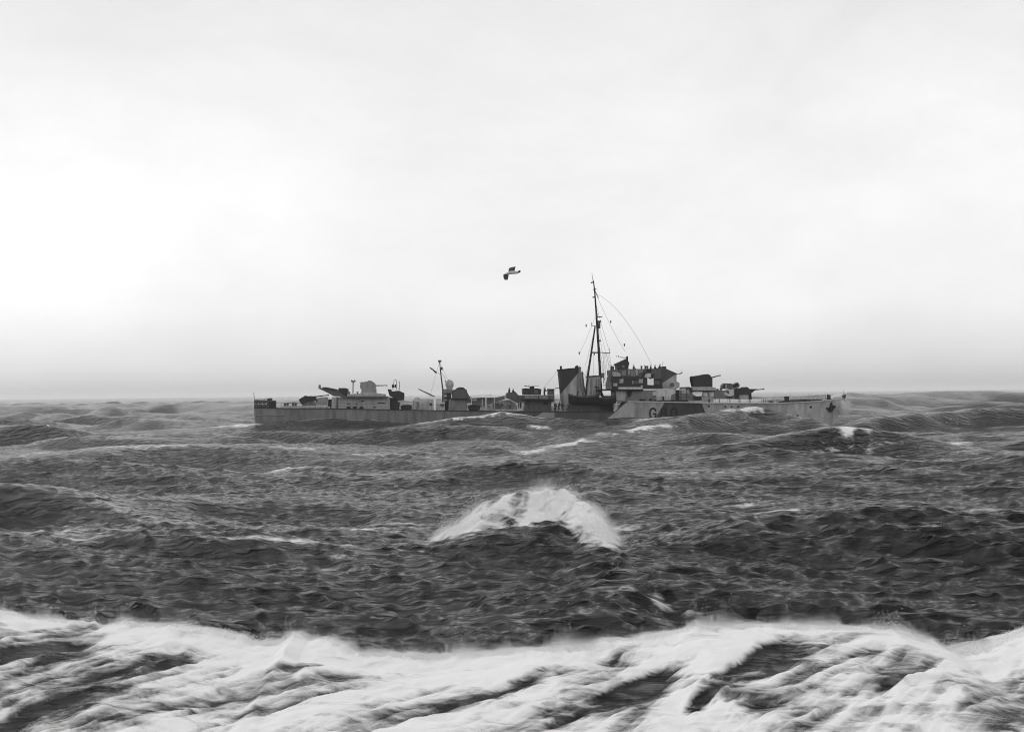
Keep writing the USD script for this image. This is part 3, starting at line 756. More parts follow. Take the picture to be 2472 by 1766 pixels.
# ------------------------------------------------------------------ after structure
dh = part("after_deckhouse", poly([(801, 958), (940, 958), (941, 990), (800, 988)], -3.3, 3.3), LIGHT)
part("platform", poly([(819, 955.6), (930, 955.8), (936, 957.2), (930, 959.8), (850, 960.2), (826, 958.6)], -4.3, 4.3), DIM, dh)
part("platform_screen", poly([(838, 951), (862, 949.5), (905, 948.5), (927, 950.5), (928.5, 956), (838, 956)], -4.0, 4.0), LIGHT, dh)
for r_ in ((792, 963.4, 800, 985, -2.9), (872.5, 966, 878.2, 969.6, -3.36), (912, 971.2, 930, 973.2, -3.36), (838, 973.6, 845, 975.2, -3.36), (859, 973.6, 863, 975, -3.36), (902, 981.4, 907.5, 983.6, -3.36)):
    part("door" if r_[3] - r_[1] > 10 else "window_slot", slab(r_[0], r_[1], r_[2], r_[3], r_[4], r_[4] + (0.5 if r_[3] - r_[1] < 10 else 4.0)), BLACK, dh)
part("ladder", [bar((813, 957), (812, 985), .05, -3.4), bar((816, 957), (815, 985), .05, -3.4)] + [bar((812.4, 957 + k), (815.6, 957 + k), .03, -3.4) for k in range(2, 28, 3)], DIM, dh)
for a_ in (836.5, 851.5, 867.5):
    part("deck_ventilator", [slab(a_, 982, a_ + 9.5, 986.8, -4.5, -3.7), poly([(a_ + 1, 982.2), (a_ + 2.5, 980.6), (a_ + 7, 980.6), (a_ + 8.5, 982.2)], -4.4, -3.8)], BLACK)
pt = part("after_platform", poly([(769, 937.2), (775, 936), (786, 936.5), (813, 943), (839, 944), (839, 957), (806, 956), (790, 947.5)], -2.4, 2.4), DIM)
part("screen_cover", poly([(776, 934.4), (786, 934.2), (811.2, 939.2), (811.4, 943), (786, 938.8)], -2.46, 2.46), DARK, pt)
part("end_post", slab(768.8, 928.4, 773.6, 937.8, -0.5, 0.5), MID, pt)
part("ready_locker", poly([(817, 937), (819, 936), (832, 936), (838.5, 938.6), (838.8, 957), (816, 944)], -2.46, 1.6), DARK, pt)
lp = part("signal_post", bar((852, 949), (852.6, 921), .11, 0), MID)
part("signal_head", [poly([(847.6, 922), (847.6, 917), (849.6, 916.4), (850.6, 918.6), (854.6, 918.6), (855.6, 916.4), (857.6, 917), (857.6, 922)], -.4, .4)], DIM, lp)
for c_, r_ in ((863, 3.2), (843.5, 2.6)):
    part("mushroom_vent", turned([(0, 0), (.1, 0), (.1, .25), (.26, .25), (.22, .42), (0, .48)], P3(c_, 951, -1.5), "z", 12), MID)
# quarterdeck gear
part("rail_screen", [poly([(680, 979.4), (740, 979.8), (797, 981), (797, 985.6), (740, 985), (680, 984.6)], -4.62, -4.56)], LIGHT)
part("canvas_windbreak", poly([(761, 962), (772, 959), (785, 958), (792, 958.6), (790, 978), (764, 978)], -1.0, -0.8), CANVAS)
for a_, b_, c_, d_ in ((686.5, 972.6, 696.5, 979), (706, 969.8, 714.8, 979)):
    part("bollard", [turned([(0, 0), (.3, 0), (.3, .08), (.2, .08), (.2, .55), (.28, .58), (.28, .7), (0, .7)], P3(a_ + k, d_ + 3, -3.6), "z", 12) for k in (1.5, 8)], DIM)
rk = part("depth_charge_rack", [bar((613.5, 974.6), (652, 974.4), .05, -2.6), bar((613.5, 964), (652, 963), .05, -2.6), bar((613.5, 984), (652, 984), .05, -2.6)] + [bar((k, 963.4), (k, 984.5), .05, -2.6) for k in (614, 624, 634, 644, 652)]
          + [bar((613.5, 974.6), (652, 974.4), .05, 0.4), bar((613.5, 964), (652, 963), .05, 0.4)] + [bar((k, 963.4), (k, 984.5), .05, 0.4) for k in (614, 634, 652)] + [tube([P3(k, 974.5, -2.6), P3(k, 974.5, 0.4)], .05, 6) for k in (614, 652)], DIM)
part("smoke_float", turned([(0, 0), (.48, 0), (.52, .1), (.52, 1.3), (.4, 1.4), (0, 1.42)], P3(660, 985, -2.0), "z", 14), DARK)
part("smoke_float", turned([(0, 0), (.42, 0), (.46, .1), (.46, 1.75), (.35, 1.85), (0, 1.87)], P3(651.5, 985, -1.2), "z", 14), DARK)
part("ensign_staff", bar((616, 984), (612.5, 946), .05, 0), DIM)

# quick-firing gun tub by the torpedo space
tb = part("gun_tub", poly(ZC([(270, 750), (332, 755), (345, 790), (470, 776), (572, 822), (572, 948), (480, 962), (305, 872)]), -1.5, 1.5), DARK)
part("tub_support", poly(ZC([(318, 905), (490, 905), (492, 1120), (318, 1120)]), -1.2, 1.2), DARK, tb)
part("gun_loop", tube([P3(*p, -.5) for p in ZC([(368, 765), (370, 690), (378, 630), (392, 592), (412, 578), (430, 592), (437, 630), (432, 690), (430, 765)])], .06, 6), DIM, tb)
part("gun_loop", tube([P3(*p, .5) for p in ZC([(468, 612), (484, 612), (490, 650), (484, 700), (480, 775)])], .06, 6), DIM, tb)
for a_ in (369, 415):
    part("gun_breech", turned([(0, 0), (.2, 0), (.2, .5), (.1, .6), (0, .6)], P3(*ZC([(a_, 722)])[0], -.5), "z", 10), DARK, tb)
part("light_bracket", poly(ZC([(455, 958), (560, 952), (720, 985), (715, 1000), (560, 1000), (455, 985)]), -2.6, -2.2), LIGHT)

# low structure amidships with its derrick
md = part("midship_deckhouse", [poly([(996, 966), (1012, 962), (1046, 963), (1046, 990), (996, 990)], -2.6, 2.6), slab(1000, 959.5, 1013, 966, -2.2, 2.2)], PALE)
for k in (999, 1006, 1013.5, 1021, 1029):
    part("panel", slab(k, 968 + (k % 3), k + 5.4, 987, -2.72, -2.6), LIGHT if k % 2 else MID, md)
part("ventilator", slab(1037, 972.6, 1042.5, 977.4, -2.9, -2.5), BLACK, md)
part("ventilator", slab(1063, 974.5, 1073, 979, -2.9, -2.5), DARK, md)
part("side_screen", poly([(1052, 972), (1074, 970), (1074, 990), (1052, 990)], -2.4, 2.0), PALE)
part("derrick_post", bar((1049.4, 992), (1049.4, 957), .24, -2.9, sides=10), WHITE)
part("derrick_boom", tube([P3(1050, 957.5, -2.9), P3(1030, 948, -2.9), P3(1009.5, 938.2, -2.9)], [.14, .14, .08], 8), MID)
part("torpedo_crane_stay", bar((1049.4, 957), (1018, 942), .03, -2.9), ROPE)

# after mast, lantern, searchlight tower
am = part("after_mast", tube([P3(1069.5, 990, 0), P3(1069, 940, 0), P3(1064.5, 905, 0), P3(1061, 871, 0)], [.17, .15, .12, .07], 8), DIM)
part("masthead_lamp", [turned([(0, 0), (.3, 0), (.32, .35), (0, .4)], P3(1061.6, 874, 0), "z", 10), turned([(0, 0), (.2, 0), (.22, .5), (0, .6)], P3(1066.4, 893, -.1), "z", 10), bar((1057.5, 869.6), (1062, 872), .07, 0)], DIM, am)
part("halyard", [bar((1063.5, 904), (1053.5, 898), .03, 0), bar((1064, 896), (1076, 916), .03, 0), bar((1061, 872), (1100, 958), .018, 0), bar((1061, 872), (1030, 985), .018, -3)], ROPE, am)
tw = part("after_tower", [slab(1069, 938.6, 1091, 949.6, -1.6, 1.6), slab(1072, 949.6, 1090, 990, -1.0, 1.2)], MID)
part("tower_deck", slab(1067.5, 948.4, 1092, 950.4, -1.9, 1.9), BLACK, tw)
part("tower_deck", slab(1069, 957.8, 1090, 960.2, -1.7, 1.7), BLACK, tw)
part("tower_locker", slab(1070.5, 951.4, 1078.5, 957.4, -1.5, -.8), PALE, tw)
part("tower_locker", slab(1070.5, 963.4, 1078.5, 967, -1.5, -.8), LIGHT, tw)
part("tower_post", slab(1073, 968, 1083, 992, -1.3, -.9), BLACK, tw)
lt = part("lantern", turned([(0, 0), (.55, 0), (.62, .45), (.78, .75), (.78, 1.15), (.62, 1.5), (.3, 1.75), (0, 1.8)], P3(1085.5, 939.5, 0), "z", 18), LIGHT)
part("lantern_aerial", [bar((1085, 919), (1082.5, 915.5), .08, 0), bar((1084, 917.5), (1088, 917.5), .08, 0), slab(1074.5, 917.5, 1076.5, 921.5, -.1, .1)], DIM, lt)
st_ = part("searchlight_tub", poly(ZC([(1450, 762), (1530, 755), (1715, 753), (1725, 800), (1782, 900), (1802, 960), (1782, 1002), (1742, 1002), (1722, 945), (1455, 930)]), -2.2, 2.2), DIM)
part("searchlight", turned([(.0, 0), (.95, 0), (.9, .3), (.6, .55), (0, .65)], P3(*ZC([(1605, 775)])[0], -.6), "z", 20), BLACK, st_)
part("tub_base", poly(ZC([(1395, 930), (1725, 930), (1725, 1140), (1380, 1140)]), -1.9, 1.9), MID, st_)
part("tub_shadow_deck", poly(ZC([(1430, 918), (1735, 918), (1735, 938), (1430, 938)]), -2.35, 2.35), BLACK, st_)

# torpedo tubes under an awning
aw = part("awning", [poly(ZJ([(255, 560), (985, 520), (1010, 478), (1060, 500), (1270, 610), (1200, 640), (1040, 640), (260, 620)]), -2.6, 2.4)], WHITE)
for q_ in ((300, 590), (720, 700), (860, 640), (1190, 640)):
    a_ = ZJ([q_, (q_[0], 1090)])
    part("awning_post", bar(a_[0], a_[1], .09 if q_[0] != 860 else .2, -2.4), PALE, aw)
part("awning_curtain", poly(ZJ([(310, 660), (620, 640), (1030, 640), (1240, 640), (1600, 560), (1600, 700), (1240, 820), (640, 1030), (310, 1040)]), -1.5, -1.3), MID, aw)
part("awning_locker", poly(ZJ([(320, 690), (500, 690), (510, 760), (320, 770)]), -2.0, -1.5), PALE, aw)
tt_ = part("torpedo_tube_mount", poly(ZJ([(1120, 1000), (1220, 830), (1480, 760), (1800, 740), (2000, 860), (2080, 1010), (2080, 1130), (1130, 1110)]), -1.2, 1.6), LIGHT)
for a_ in (1190, 1312, 1474):
    c_ = P3(*ZJ([(a_, 925)])[0], -1.5)
    part("torpedo_tube", [turned([(.27, -1.0), (.36, -1.0), (.36, 2.0), (.27, 2.0)], c_, "y", 16), turned([(0, -.6), (.28, -.6), (.28, -.5), (0, -.5)], c_, "y", 16)], MID, tt_)
part("training_gear", poly(ZJ([(1740, 930), (1840, 930), (1840, 1060), (1760, 1050)]), -1.6, -1.2), DIM, tt_)

# midship bandstand and close-range gun platform
bs = part("boat_platform", poly(ZD([(428, 620), (450, 500), (520, 478), (680, 482), (740, 560), (900, 560), (930, 740), (760, 745), (620, 700), (560, 655)]), -3.0, 1.0), DIM)
part("platform_prop", [bar(*ZD([(735, 700), (737, 900)]), .09, -2.6), bar(*ZD([(792, 700), (792, 880)]), .2, -2.6)], DARK, bs)
pp = part("close_range_platform", [poly(ZD([(745, 560), (1640, 548), (1640, 720), (1590, 730), (1560, 690), (930, 690), (920, 745), (745, 740)]), -3.4, 3.4)], DIM)
part("platform_edge", poly(ZD([(760, 648), (1600, 648), (1600, 690), (900, 690)]), -3.6, 3.6), BLACK, pp)
part("splinter_screen", poly(ZD([(880, 553), (1230, 553), (1230, 640), (890, 640)]), -3.7, -3.4), MID, pp)
part("splinter_screen", poly(ZD([(1262, 560), (1480, 560), (1480, 645), (1262, 645)]), -3.7, -3.4), MID, pp)
gt = part("gun_bandstand", poly(ZD([(850, 390), (920, 378), (1000, 386), (1140, 384), (1220, 384), (1310, 398), (1300, 545), (862, 545)]), -2.0, 2.0), DARK)
part("multiple_gun", [poly(ZD([(1020, 400), (1035, 328), (1128, 322), (1140, 400)]), -.6, .6), bar(*ZD([(1030, 345), (888, 316)]), .06, -.3), bar(*ZD([(1030, 345), (888, 322)]), .06, .3), bar(*ZD([(990, 340), (1012, 282)]), .04, .3), bar(*ZD([(1120, 330), (1250, 312)]), .04, .3)], BLACK, gt)
part("sight_panel", poly(ZD([(1130, 420), (1225, 420), (1225, 520), (1130, 520)]), -2.06, -1.9), DIM, gt)
bx = part("ready_box", poly(ZD([(1480, 545), (1490, 398), (1632, 398), (1636, 545)]), -2.2, 0.5), DIM)
part("box_lid", poly(ZD([(1478, 435), (1482, 394), (1640, 394), (1640, 435)]), -2.3, 0.6), BLACK, bx)
wh = part("engine_casing", poly(ZD([(925, 690), (1560, 690), (1560, 1080), (880, 1080)]), -2.6, 2.6), DIM)
part("casing_locker", poly(ZD([(1380, 720), (1470, 720), (1470, 780), (1380, 780)]), -2.9, -2.6), BLACK, wh)

# ------------------------------------------------------------------ funnel
x0f, z0f = S(1345.5, 893); x1f, z1f = S(1402, 887.8); x2f, z2f = S(1416, 964); x3f, z3f = S(1354.5, 985)
yF = -1.6
fun_mat = camo_material("funnel_camouflage", 0.024, [(*edge((1401, 893.5), (1365.5, 936), yF), 0.32)])
levels = np.linspace(0, 1, 14)
fv = []; NFN = 36
for l_ in levels:
    xa, xb = x3f + (x0f - x3f) * l_, x2f + (x1f - x2f) * (l_ ** 0.8)
    za, zb_ = z3f + (z0f - z3f) * l_, z3f + (z1f - z3f) * l_
    cx_, rx_ = (xa + xb) / 2, (xb - xa) / 2
    ry_ = 1.75 + 0.35 * (1 - l_)
    for k in range(NFN):
        g = 2 * math.pi * k / NFN
        ex = math.copysign(abs(math.cos(g)) ** 0.8, math.cos(g)); ey = math.copysign(abs(math.sin(g)) ** 0.9, math.sin(g))
        f_ = (ex + 1) / 2
        fv.append([cx_ + rx_ * ex, ry_ * ey, za + (zb_ - za) * f_])
fv = np.array(fv); ff = []
for i in range(len(levels) - 1):
    for k in range(NFN):
        l_ = (k + 1) % NFN
        ff += [[i * NFN + k, i * NFN + l_, (i + 1) * NFN + l_], [i * NFN + k, (i + 1) * NFN + l_, (i + 1) * NFN + k]]
topring = fv[-NFN:]
inner = topring * [1, .9, 1] + [0, 0, 0]; ctr = topring.mean(0)
inner = ctr + (topring - ctr) * [.93, .9, 1]; deep = inner - [0, 0, 1.6]
n0 = len(fv); fv = np.vstack([fv, inner, deep, [deep.mean(0)]])
for k in range(NFN):
    l_ = (k + 1) % NFN; t0 = n0 - NFN
    ff += [[t0 + k, t0 + l_, n0 + l_], [t0 + k, n0 + l_, n0 + k], [n0 + k, n0 + l_, n0 + NFN + l_], [n0 + k, n0 + NFN + l_, n0 + NFN + k], [n0 + NFN + k, n0 + NFN + l_, n0 + 2 * NFN]]
fn = part("funnel", trimesh.Trimesh(fv, np.array(ff), process=False), fun_mat, smooth=40)
part("funnel_rim", tube(topring * [1, 1.01, 1], .12, 6, True), BLACK, fn)
part("steam_pipe", [tube([P3(1393.5, 960, -1.9), P3(1396, 930, -1.9), P3(1399, 893, -1.75), P3(1399, 884, -1.7)], .17, 8)], MID, fn)
part("steam_pipe", [tube([P3(1405.5, 897, 0), P3(1408, 925, 0), P3(1414, 955, 0)], .18, 8), tube([P3(1399, 905, -1.2), P3(1402, 930, -1.4), P3(1410, 958, -1.5)], .16, 8)], MID, fn)
part("pipe_top", [tube([P3(1354.3, 894, -.6), P3(1354, 883, -.6)], .19, 10), poly(ZE([(636, 300), (640, 258), (670, 236), (700, 230), (716, 262), (716, 300)]), -.5, .5)], DARK, fn)
part("siren_platform", [bar((1341, 936.6), (1354, 936.6), .09, -.8), bar((1341, 936.6), (1341, 940), .05, -.8)], DARK, fn)
part("funnel_stay", [bar((1346, 894), (1290, 965), .02, -1.2), bar((1401, 888), (1440, 955), .02, -1.2)], ROPE, fn)

# ------------------------------------------------------------------ tripod mast
mL = [P3(*p, 0) for p in ZI([(700, 1640), (665, 1560), (640, 1100), (618, 760), (600, 500), (585, 300), (570, 190)])]
ms = part("tripod_mast", tube(mL, [.27, .26, .24, .21, .16, .13, .10], 10), DARK)
part("mast_leg", tube([P3(*p, -1.9 * w_) for p, w_ in zip(ZI([(476, 1600), (500, 1350), (545, 1060), (592, 745)]), (1, .75, .45, 0.08))], [.17, .17, .16, .14], 8), DARK, ms)
part("mast_leg", tube([P3(*p, 1.9 * w_) for p, w_ in zip(ZI([(482, 1600), (505, 1350), (548, 1060), (592, 745)]), (1, .75, .45, 0.08))], [.17, .17, .16, .14], 8), DARK, ms)
part("topmast_pole", tube([P3(*p, 0) for p in ZI([(570, 195), (556, 140), (553, 95)])], [.07, .05, .03], 6), DIM, ms)
part("crossbar", [bar(*ZI([(540, 1068), (640, 1070)]), .13, 0, sides=8), bar(*ZI([(640, 1068), (776, 1074)]), .08, 0), bar(*ZI([(770, 1082), (768, 1020)]), .05, 0)], DARK, ms)
part("crossbar", [bar(*ZI([(498, 1362), (650, 1358)]), .12, 0, sides=8)], DARK, ms)
part("lookout_platform", [slab(1443.4, 773.5, 1451.5, 777, -.5, .5), slab(1445, 777, 1449.5, 792, -.4, .4), bar(*ZI([(610, 632), (680, 634)]), .09, 0), slab(1438.5, 757, 1443, 768, -.35, .35)], DIM, ms)
part("aerial_outfit", [bar(*ZI([(545, 700), (552, 750)]), .06, 0), bar(*ZI([(548, 738), (600, 742)]), .07, 0), bar(*ZI([(560, 395), (592, 385)]), .13, 0), bar(*ZI([(566, 300), (606, 292)]), .09, 0), bar(*ZI([(590, 310), (634, 404)]), .06, 0), bar(*ZI([(592, 300), (606, 284)]), .06, 0), bar(*ZI([(540, 216), (572, 206)]), .14, 0)], DIM, ms)
part("yard_lamp", [slab(1445.5, 820, 1450.5, 824, -.2, .2), slab(1434, 850, 1436, 857, -.2, .2)], DIM, ms)
part("yard", tube([P3(1441, 764, -3.6), P3(1441, 763, 0), P3(1441, 764, 3.6)], [.05, .1, .05], 6), DARK, ms)
def sag(p, q, y0, y1, s_=.6, n=9):
    a, b = P3(*p, y0), P3(*q, y1)
    t = np.linspace(0, 1, n)[:, None]
    pts = a + (b - a) * t; pts[:, 2] -= (s_ * 4 * t * (1 - t))[:, 0]
    return tube(pts, .022, 4)
zi = lambda *p: ZI([p])[0]
part("rigging", [sag(zi(600, 345), zi(960, 1060), 0, -1.5, .5), sag(zi(600, 345), zi(1290, 1230), 0, -1.5, -2.2), sag(zi(610, 500), zi(760, 1030), 0, -.5, .2), sag(zi(615, 640), zi(785, 1300), 0, -4, .2), sag(zi(615, 640), zi(740, 1470), 0, -4.4, .1),
                 sag(zi(612, 760), zi(715, 1440), 0, -4.4, .1), sag(zi(590, 640), zi(395, 1090), 0, -2, .3), sag(zi(592, 745), zi(470, 1230), 0, -3, .3), sag(zi(575, 1085), zi(560, 1560), -1, -4.6, 0), sag(zi(545, 1085), zi(500, 1500), -1, -4.8, 0),
                 sag(zi(770, 1080), zi(790, 1300), -.2, -2, 0), sag(zi(640, 1075), zi(730, 1500), 0, -4.6, .1)], ROPE, ms)
for q_, y_ in ((zi(783, 692), -1.5), (zi(482, 738), -1), (zi(398, 1076), -2), (zi(950, 975), -1.5)):
    part("rigging_block", turned([(0, -.3), (.1, -.2), (.13, 0), (.1, .2), (0, .3)], P3(*q_, y_), "z", 8), DIM, ms)

# signal deck shelter between the mast's legs
sd = part("signal_shelter", poly(ZE([(985, 545), (1290, 500), (1300, 1045), (940, 1045)]), -1.4, 1.6), PALE)
part("shelter_roof", poly(ZE([(950, 545), (955, 525), (1080, 512), (1090, 498), (1300, 490), (1300, 520), (980, 552)]), -1.6, 1.8), DIM, sd)
for a_ in (1030, 1100, 1170, 1235):
    part("shelter_panel", poly(ZE([(a_, 585), (a_ + 40, 580), (a_ + 40, 1000), (a_, 1000)]), -1.5, -1.38), MID if a_ % 4 else LIGHT, sd)
part("shelter_window", poly(ZE([(1150, 775), (1240, 790), (1240, 825), (1150, 815)]), -1.56, -1.4), BLACK, sd)
part("mast_foot_box", [poly(ZE([(1320, 430), (1400, 430), (1400, 520), (1385, 560), (1330, 560)]), -1.0, .6), bar(*ZE([(1388, 430), (1380, 700)]), .1, -.8)], MID)

# ------------------------------------------------------------------ bridge
fd = part("forward_deckhouse", [poly(ZF([(290, 985), (1240, 985), (1860, 965), (1860, 1290), (290, 1290)]), -3.9, 3.9)], MID)
part("deckhouse_panel", poly(ZF([(300, 1010), (520, 1010), (560, 1120), (520, 1265), (300, 1265)]), -4.0, -3.88), LIGHT, fd)
part("deckhouse_panel", poly(ZF([(1240, 1050), (1400, 990), (1850, 960), (1850, 1080), (1740, 1110), (1720, 1260), (1350, 1260), (1340, 1130), (1240, 1130)]), -4.0, -3.88), PALE, fd)
part("doorway", poly(ZF([(585, 1000), (720, 1000), (690, 1130), (620, 1190), (590, 1120)]), -4.02, -3.86), BLACK, fd)
for a_, b_, c_, d_ in ((920, 1215, 985, 1275), (990, 1225, 1055, 1275), (1175, 1205, 1235, 1275), (1290, 1240, 1335, 1280), (1380, 1255, 1490, 1285), (1520, 1150, 1552, 1260)):
    part("deck_locker", poly(ZF([(a_, d_), (a_ + 4, b_), (c_ - 4, b_), (c_, d_)]), -4.9, -4.2), BLACK)
bd = part("bridge_deck", [poly(ZF([(-190, 960), (360, 960), (1010, 968), (1010, 1000), (-190, 1000)]), -4.7, 4.7)], BLACK)
part("bridge_wing_screen", poly(ZF([(358, 908), (940, 908), (945, 862), (985, 862), (1000, 968), (358, 962)]), -4.78, -4.7), PALE, bd)
lw = part("lower_bridge", [poly(ZF([(165, 640), (1010, 640), (1100, 690), (1480, 690), (1520, 960), (150, 960)]), -3.2, 3.2)], DARK)
for pts_, m_ in (([(385, 705), (490, 690), (480, 800), (390, 815)], LIGHT), ([(215, 810), (330, 805), (320, 885), (215, 890)], LIGHT), ([(725, 740), (880, 735), (880, 820), (725, 830)], DIM), ([(715, 745), (770, 740), (740, 830), (715, 830)], LIGHT),
                 ([(885, 700), (1000, 700), (990, 800), (895, 815)], LIGHT), ([(1110, 660), (1190, 700), (1275, 680), (1280, 860), (1115, 850)], WHITE), ([(1290, 740), (1430, 735), (1440, 840), (1290, 840)], DIM)):
    part("bridge_window_panel", poly(ZF(pts_), -3.3, -3.18), m_, lw)
part("window_band", poly(ZF([(725, 705), (885, 700), (885, 735), (725, 738)]), -3.34, -3.2), BLACK, lw)
part("window_band", poly(ZF([(1285, 695), (1480, 695), (1475, 735), (1285, 735)]), -3.34, -3.2), BLACK, lw)
up_ = part("upper_bridge", [poly(ZF([(150, 480), (165, 455), (240, 450), (300, 470), (620, 430), (690, 440), (1090, 430), (1480, 420), (1480, 700), (1010, 700), (720, 690), (510, 640), (165, 640)]), -2.9, 2.9)], DIM)
for pts_, m_ in (([(195, 520), (310, 505), (415, 560), (410, 630), (215, 630)], LIGHT), ([(450, 480), (560, 480), (550, 610), (450, 600)], MID), ([(615, 470), (660, 465), (655, 590), (615, 585)], LIGHT), ([(800, 455), (865, 455), (860, 600), (815, 600)], LIGHT),
                 ([(670, 470), (795, 470), (795, 640), (670, 610)], MID), ([(1045, 590), (1130, 550), (1215, 560), (1200, 650), (1045, 660)], PALE), ([(875, 450), (1000, 450), (990, 520), (880, 560)], MID)):
    part("screen_panel", poly(ZF(pts_), -3.0, -2.88), m_, up_)
for pts_ in ([(985, 560), (1045, 510), (1040, 680), (985, 720)], [(1090, 450), (1220, 440), (1215, 515), (1090, 515)], [(1215, 570), (1290, 565), (1270, 650), (1210, 645)]):
    part("dark_opening", poly(ZF(pts_), -3.02, -2.86), BLACK, up_)
part("signal_lamp", turned([(0, 0), (.3, 0), (.34, .2), (.34, .7), (0, .8)], P3(*ZF([(195, 470)])[0], -2.4), "z", 12), DIM, up_)
part("pole", bar(*ZF([(165, 560), (166, 320)]), .06, -2.7), DARK, up_)
cm = camo_material("bridge_camouflage", 0.05, [(*edge(ZF([(1832, 590)])[0], ZF([(1440, 842)])[0], -2.7), 0.31)])
bf = part("bridge_front", [poly(ZF([(1475, 425), (1510, 370), (1600, 368), (1612, 432), (1900, 556), (1880, 585), (1872, 700), (1882, 780), (1880, 960), (1475, 960)]), -2.7, 2.7)], cm)
part("front_bulge", poly(ZF([(1720, 805), (1800, 772), (1900, 772), (1958, 800), (1950, 905), (1900, 950), (1740, 950)]), -3.0, 1.0), LIGHT, bf)
part("bulge_port", turned([(0, -.02), (.42, -.02), (.42, .03), (0, .03)], P3(*ZF([(1762, 850)])[0], -3.02), "y", 14), DIM, bf)
part("front_spar", [bar(*ZF([(1870, 562), (1960, 565)]), .08, 0), bar(*ZF([(1950, 566), (2030, 528)]), .12, 0), bar(*ZF([(2005, 540), (1990, 450)]), .02, 0)], MID, bf)
dt_ = part("director_tower", [poly(ZF([(262, 322), (285, 300), (575, 165), (612, 225), (645, 292), (628, 340), (612, 452), (315, 460), (308, 350)]), -1.3, 1.3)], DARK)
part("director_window", poly(ZF([(455, 345), (515, 340), (512, 395), (460, 400)]), -1.38, -1.28), MID, dt_)
part("rangefinder_post", [slab(1512.6, 859.5, 1516.2, 872, -.35, .35), bar(*ZF([(575, 148), (385, 128)]), .07, 0), bar(*ZF([(352, 92), (362, 120)]), .12, 0), bar(*ZF([(300, 92), (304, 120)]), .07, 0)], DARK, dt_)
part("bridge_rail", [bar((1455, 930), (1476, 928), .05, -3.6), slab(1462, 923, 1471, 938.6, -3.5, -3.3), slab(1471.5, 921.5, 1476.4, 938.6, -3.5, -3.3)], MID)
part("voice_pipe", [turned([(0, 0), (.14, 0), (.2, .6), (0, .65)], P3(*ZF([(a_, 440)])[0], -2.2), "z", 8) for a_ in (960, 1112, 1060)], DIM)

# B gun deck and what stands before it
bk = part("gun_deckhouse", [poly(ZG([(0, 625), (300, 620), (310, 655), (865, 655), (865, 870), (0, 920)]), -3.4, 3.4)], MID)
part("gun_deck", poly(ZG([(320, 565), (905, 565), (925, 640), (640, 662), (340, 640)]), -3.8, 3.8), LIGHT, bk)
part("gun_deck_edge", poly(ZG([(330, 638), (920, 640), (905, 658), (340, 658)]), -3.86, 3.86), DARK, bk)
for pts_, m_ in (([(320, 690), (440, 660), (580, 680), (560, 780), (430, 790), (330, 730)], WHITE), ([(600, 700), (700, 690), (700, 800), (600, 770)], PALE), ([(740, 690), (860, 670), (860, 790), (760, 800)], PALE), ([(560, 800), (850, 810), (850, 920), (560, 920)], LIGHT), ([(60, 640), (240, 630), (250, 730), (60, 720)], LIGHT)):
    part("deckhouse_panel", poly(ZG(pts_), -3.52, -3.38), m_, bk)
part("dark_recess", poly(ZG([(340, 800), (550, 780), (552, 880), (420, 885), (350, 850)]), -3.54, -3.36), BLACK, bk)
part("life_line", [bar(*ZG([(0, 598), (360, 588)]), .12, -3.5), bar(*ZG([(0, 572), (250, 562)]), .09, -3.0), bar(*ZG([(250, 560), (300, 680)]), .12, -3.5)], BLACK)
part("rail_stanchion", [bar(*ZG([(a_, 600), (a_, 915)]), .05, -4.2) for a_ in (-90, 40, 180, 320)] + [bar(*ZG([(-130, 735), (330, 735)]), .035, -4.2), bar(*ZG([(-130, 800), (330, 800)]), .035, -4.2)], DARK)
part("forecastle_coaming", poly(ZG([(-380, 885), (210, 880), (225, 918), (-380, 925)]), -5.06, -4.6), BLACK)
pb = part("forward_locker", [poly(ZG([(865, 655), (900, 640), (1110, 640), (1140, 660), (1370, 600), (1370, 860), (865, 870)]), -2.2, 2.2)], MID)
for a_, b_ in ((950, 635), (1035, 630), (880, 655)):
    part("mushroom_vent", turned([(0, -.3), (.12, -.3), (.12, 0), (.3, 0), (.26, .2), (0, .3)], P3(*ZG([(a_, b_)])[0], -2.0), "z", 12), BLACK)
part("locker_panel", poly(ZG([(1120, 700), (1230, 620), (1365, 605), (1365, 760), (1250, 790), (1130, 760)]), -2.32, -2.18), PALE, pb)
part("locker_opening", poly(ZG([(1145, 690), (1200, 650), (1235, 650), (1235, 690), (1250, 710), (1225, 720), (1190, 690)]), -2.36, -2.2), DARK, pb)
part("locker_foot", poly(ZG([(1195, 790), (1330, 795), (1330, 825), (1200, 825)]), -2.4, -2.0), BLACK, pb)
rl = part("rocket_launcher", poly(ZG([(1075, 590), (1078, 520), (1125, 462), (1300, 468), (1330, 500), (1330, 605), (1080, 605)]), -1.1, 1.1), DIM)
part("launcher_end", poly(ZG([(1075, 585), (1080, 520), (1122, 466), (1135, 590)]), -1.16, -1.0), BLACK, rl)
part("launcher_rib", poly(ZG([(1150, 490), (1185, 480), (1185, 580), (1150, 590)]), -1.18, -1.0), LIGHT, rl)
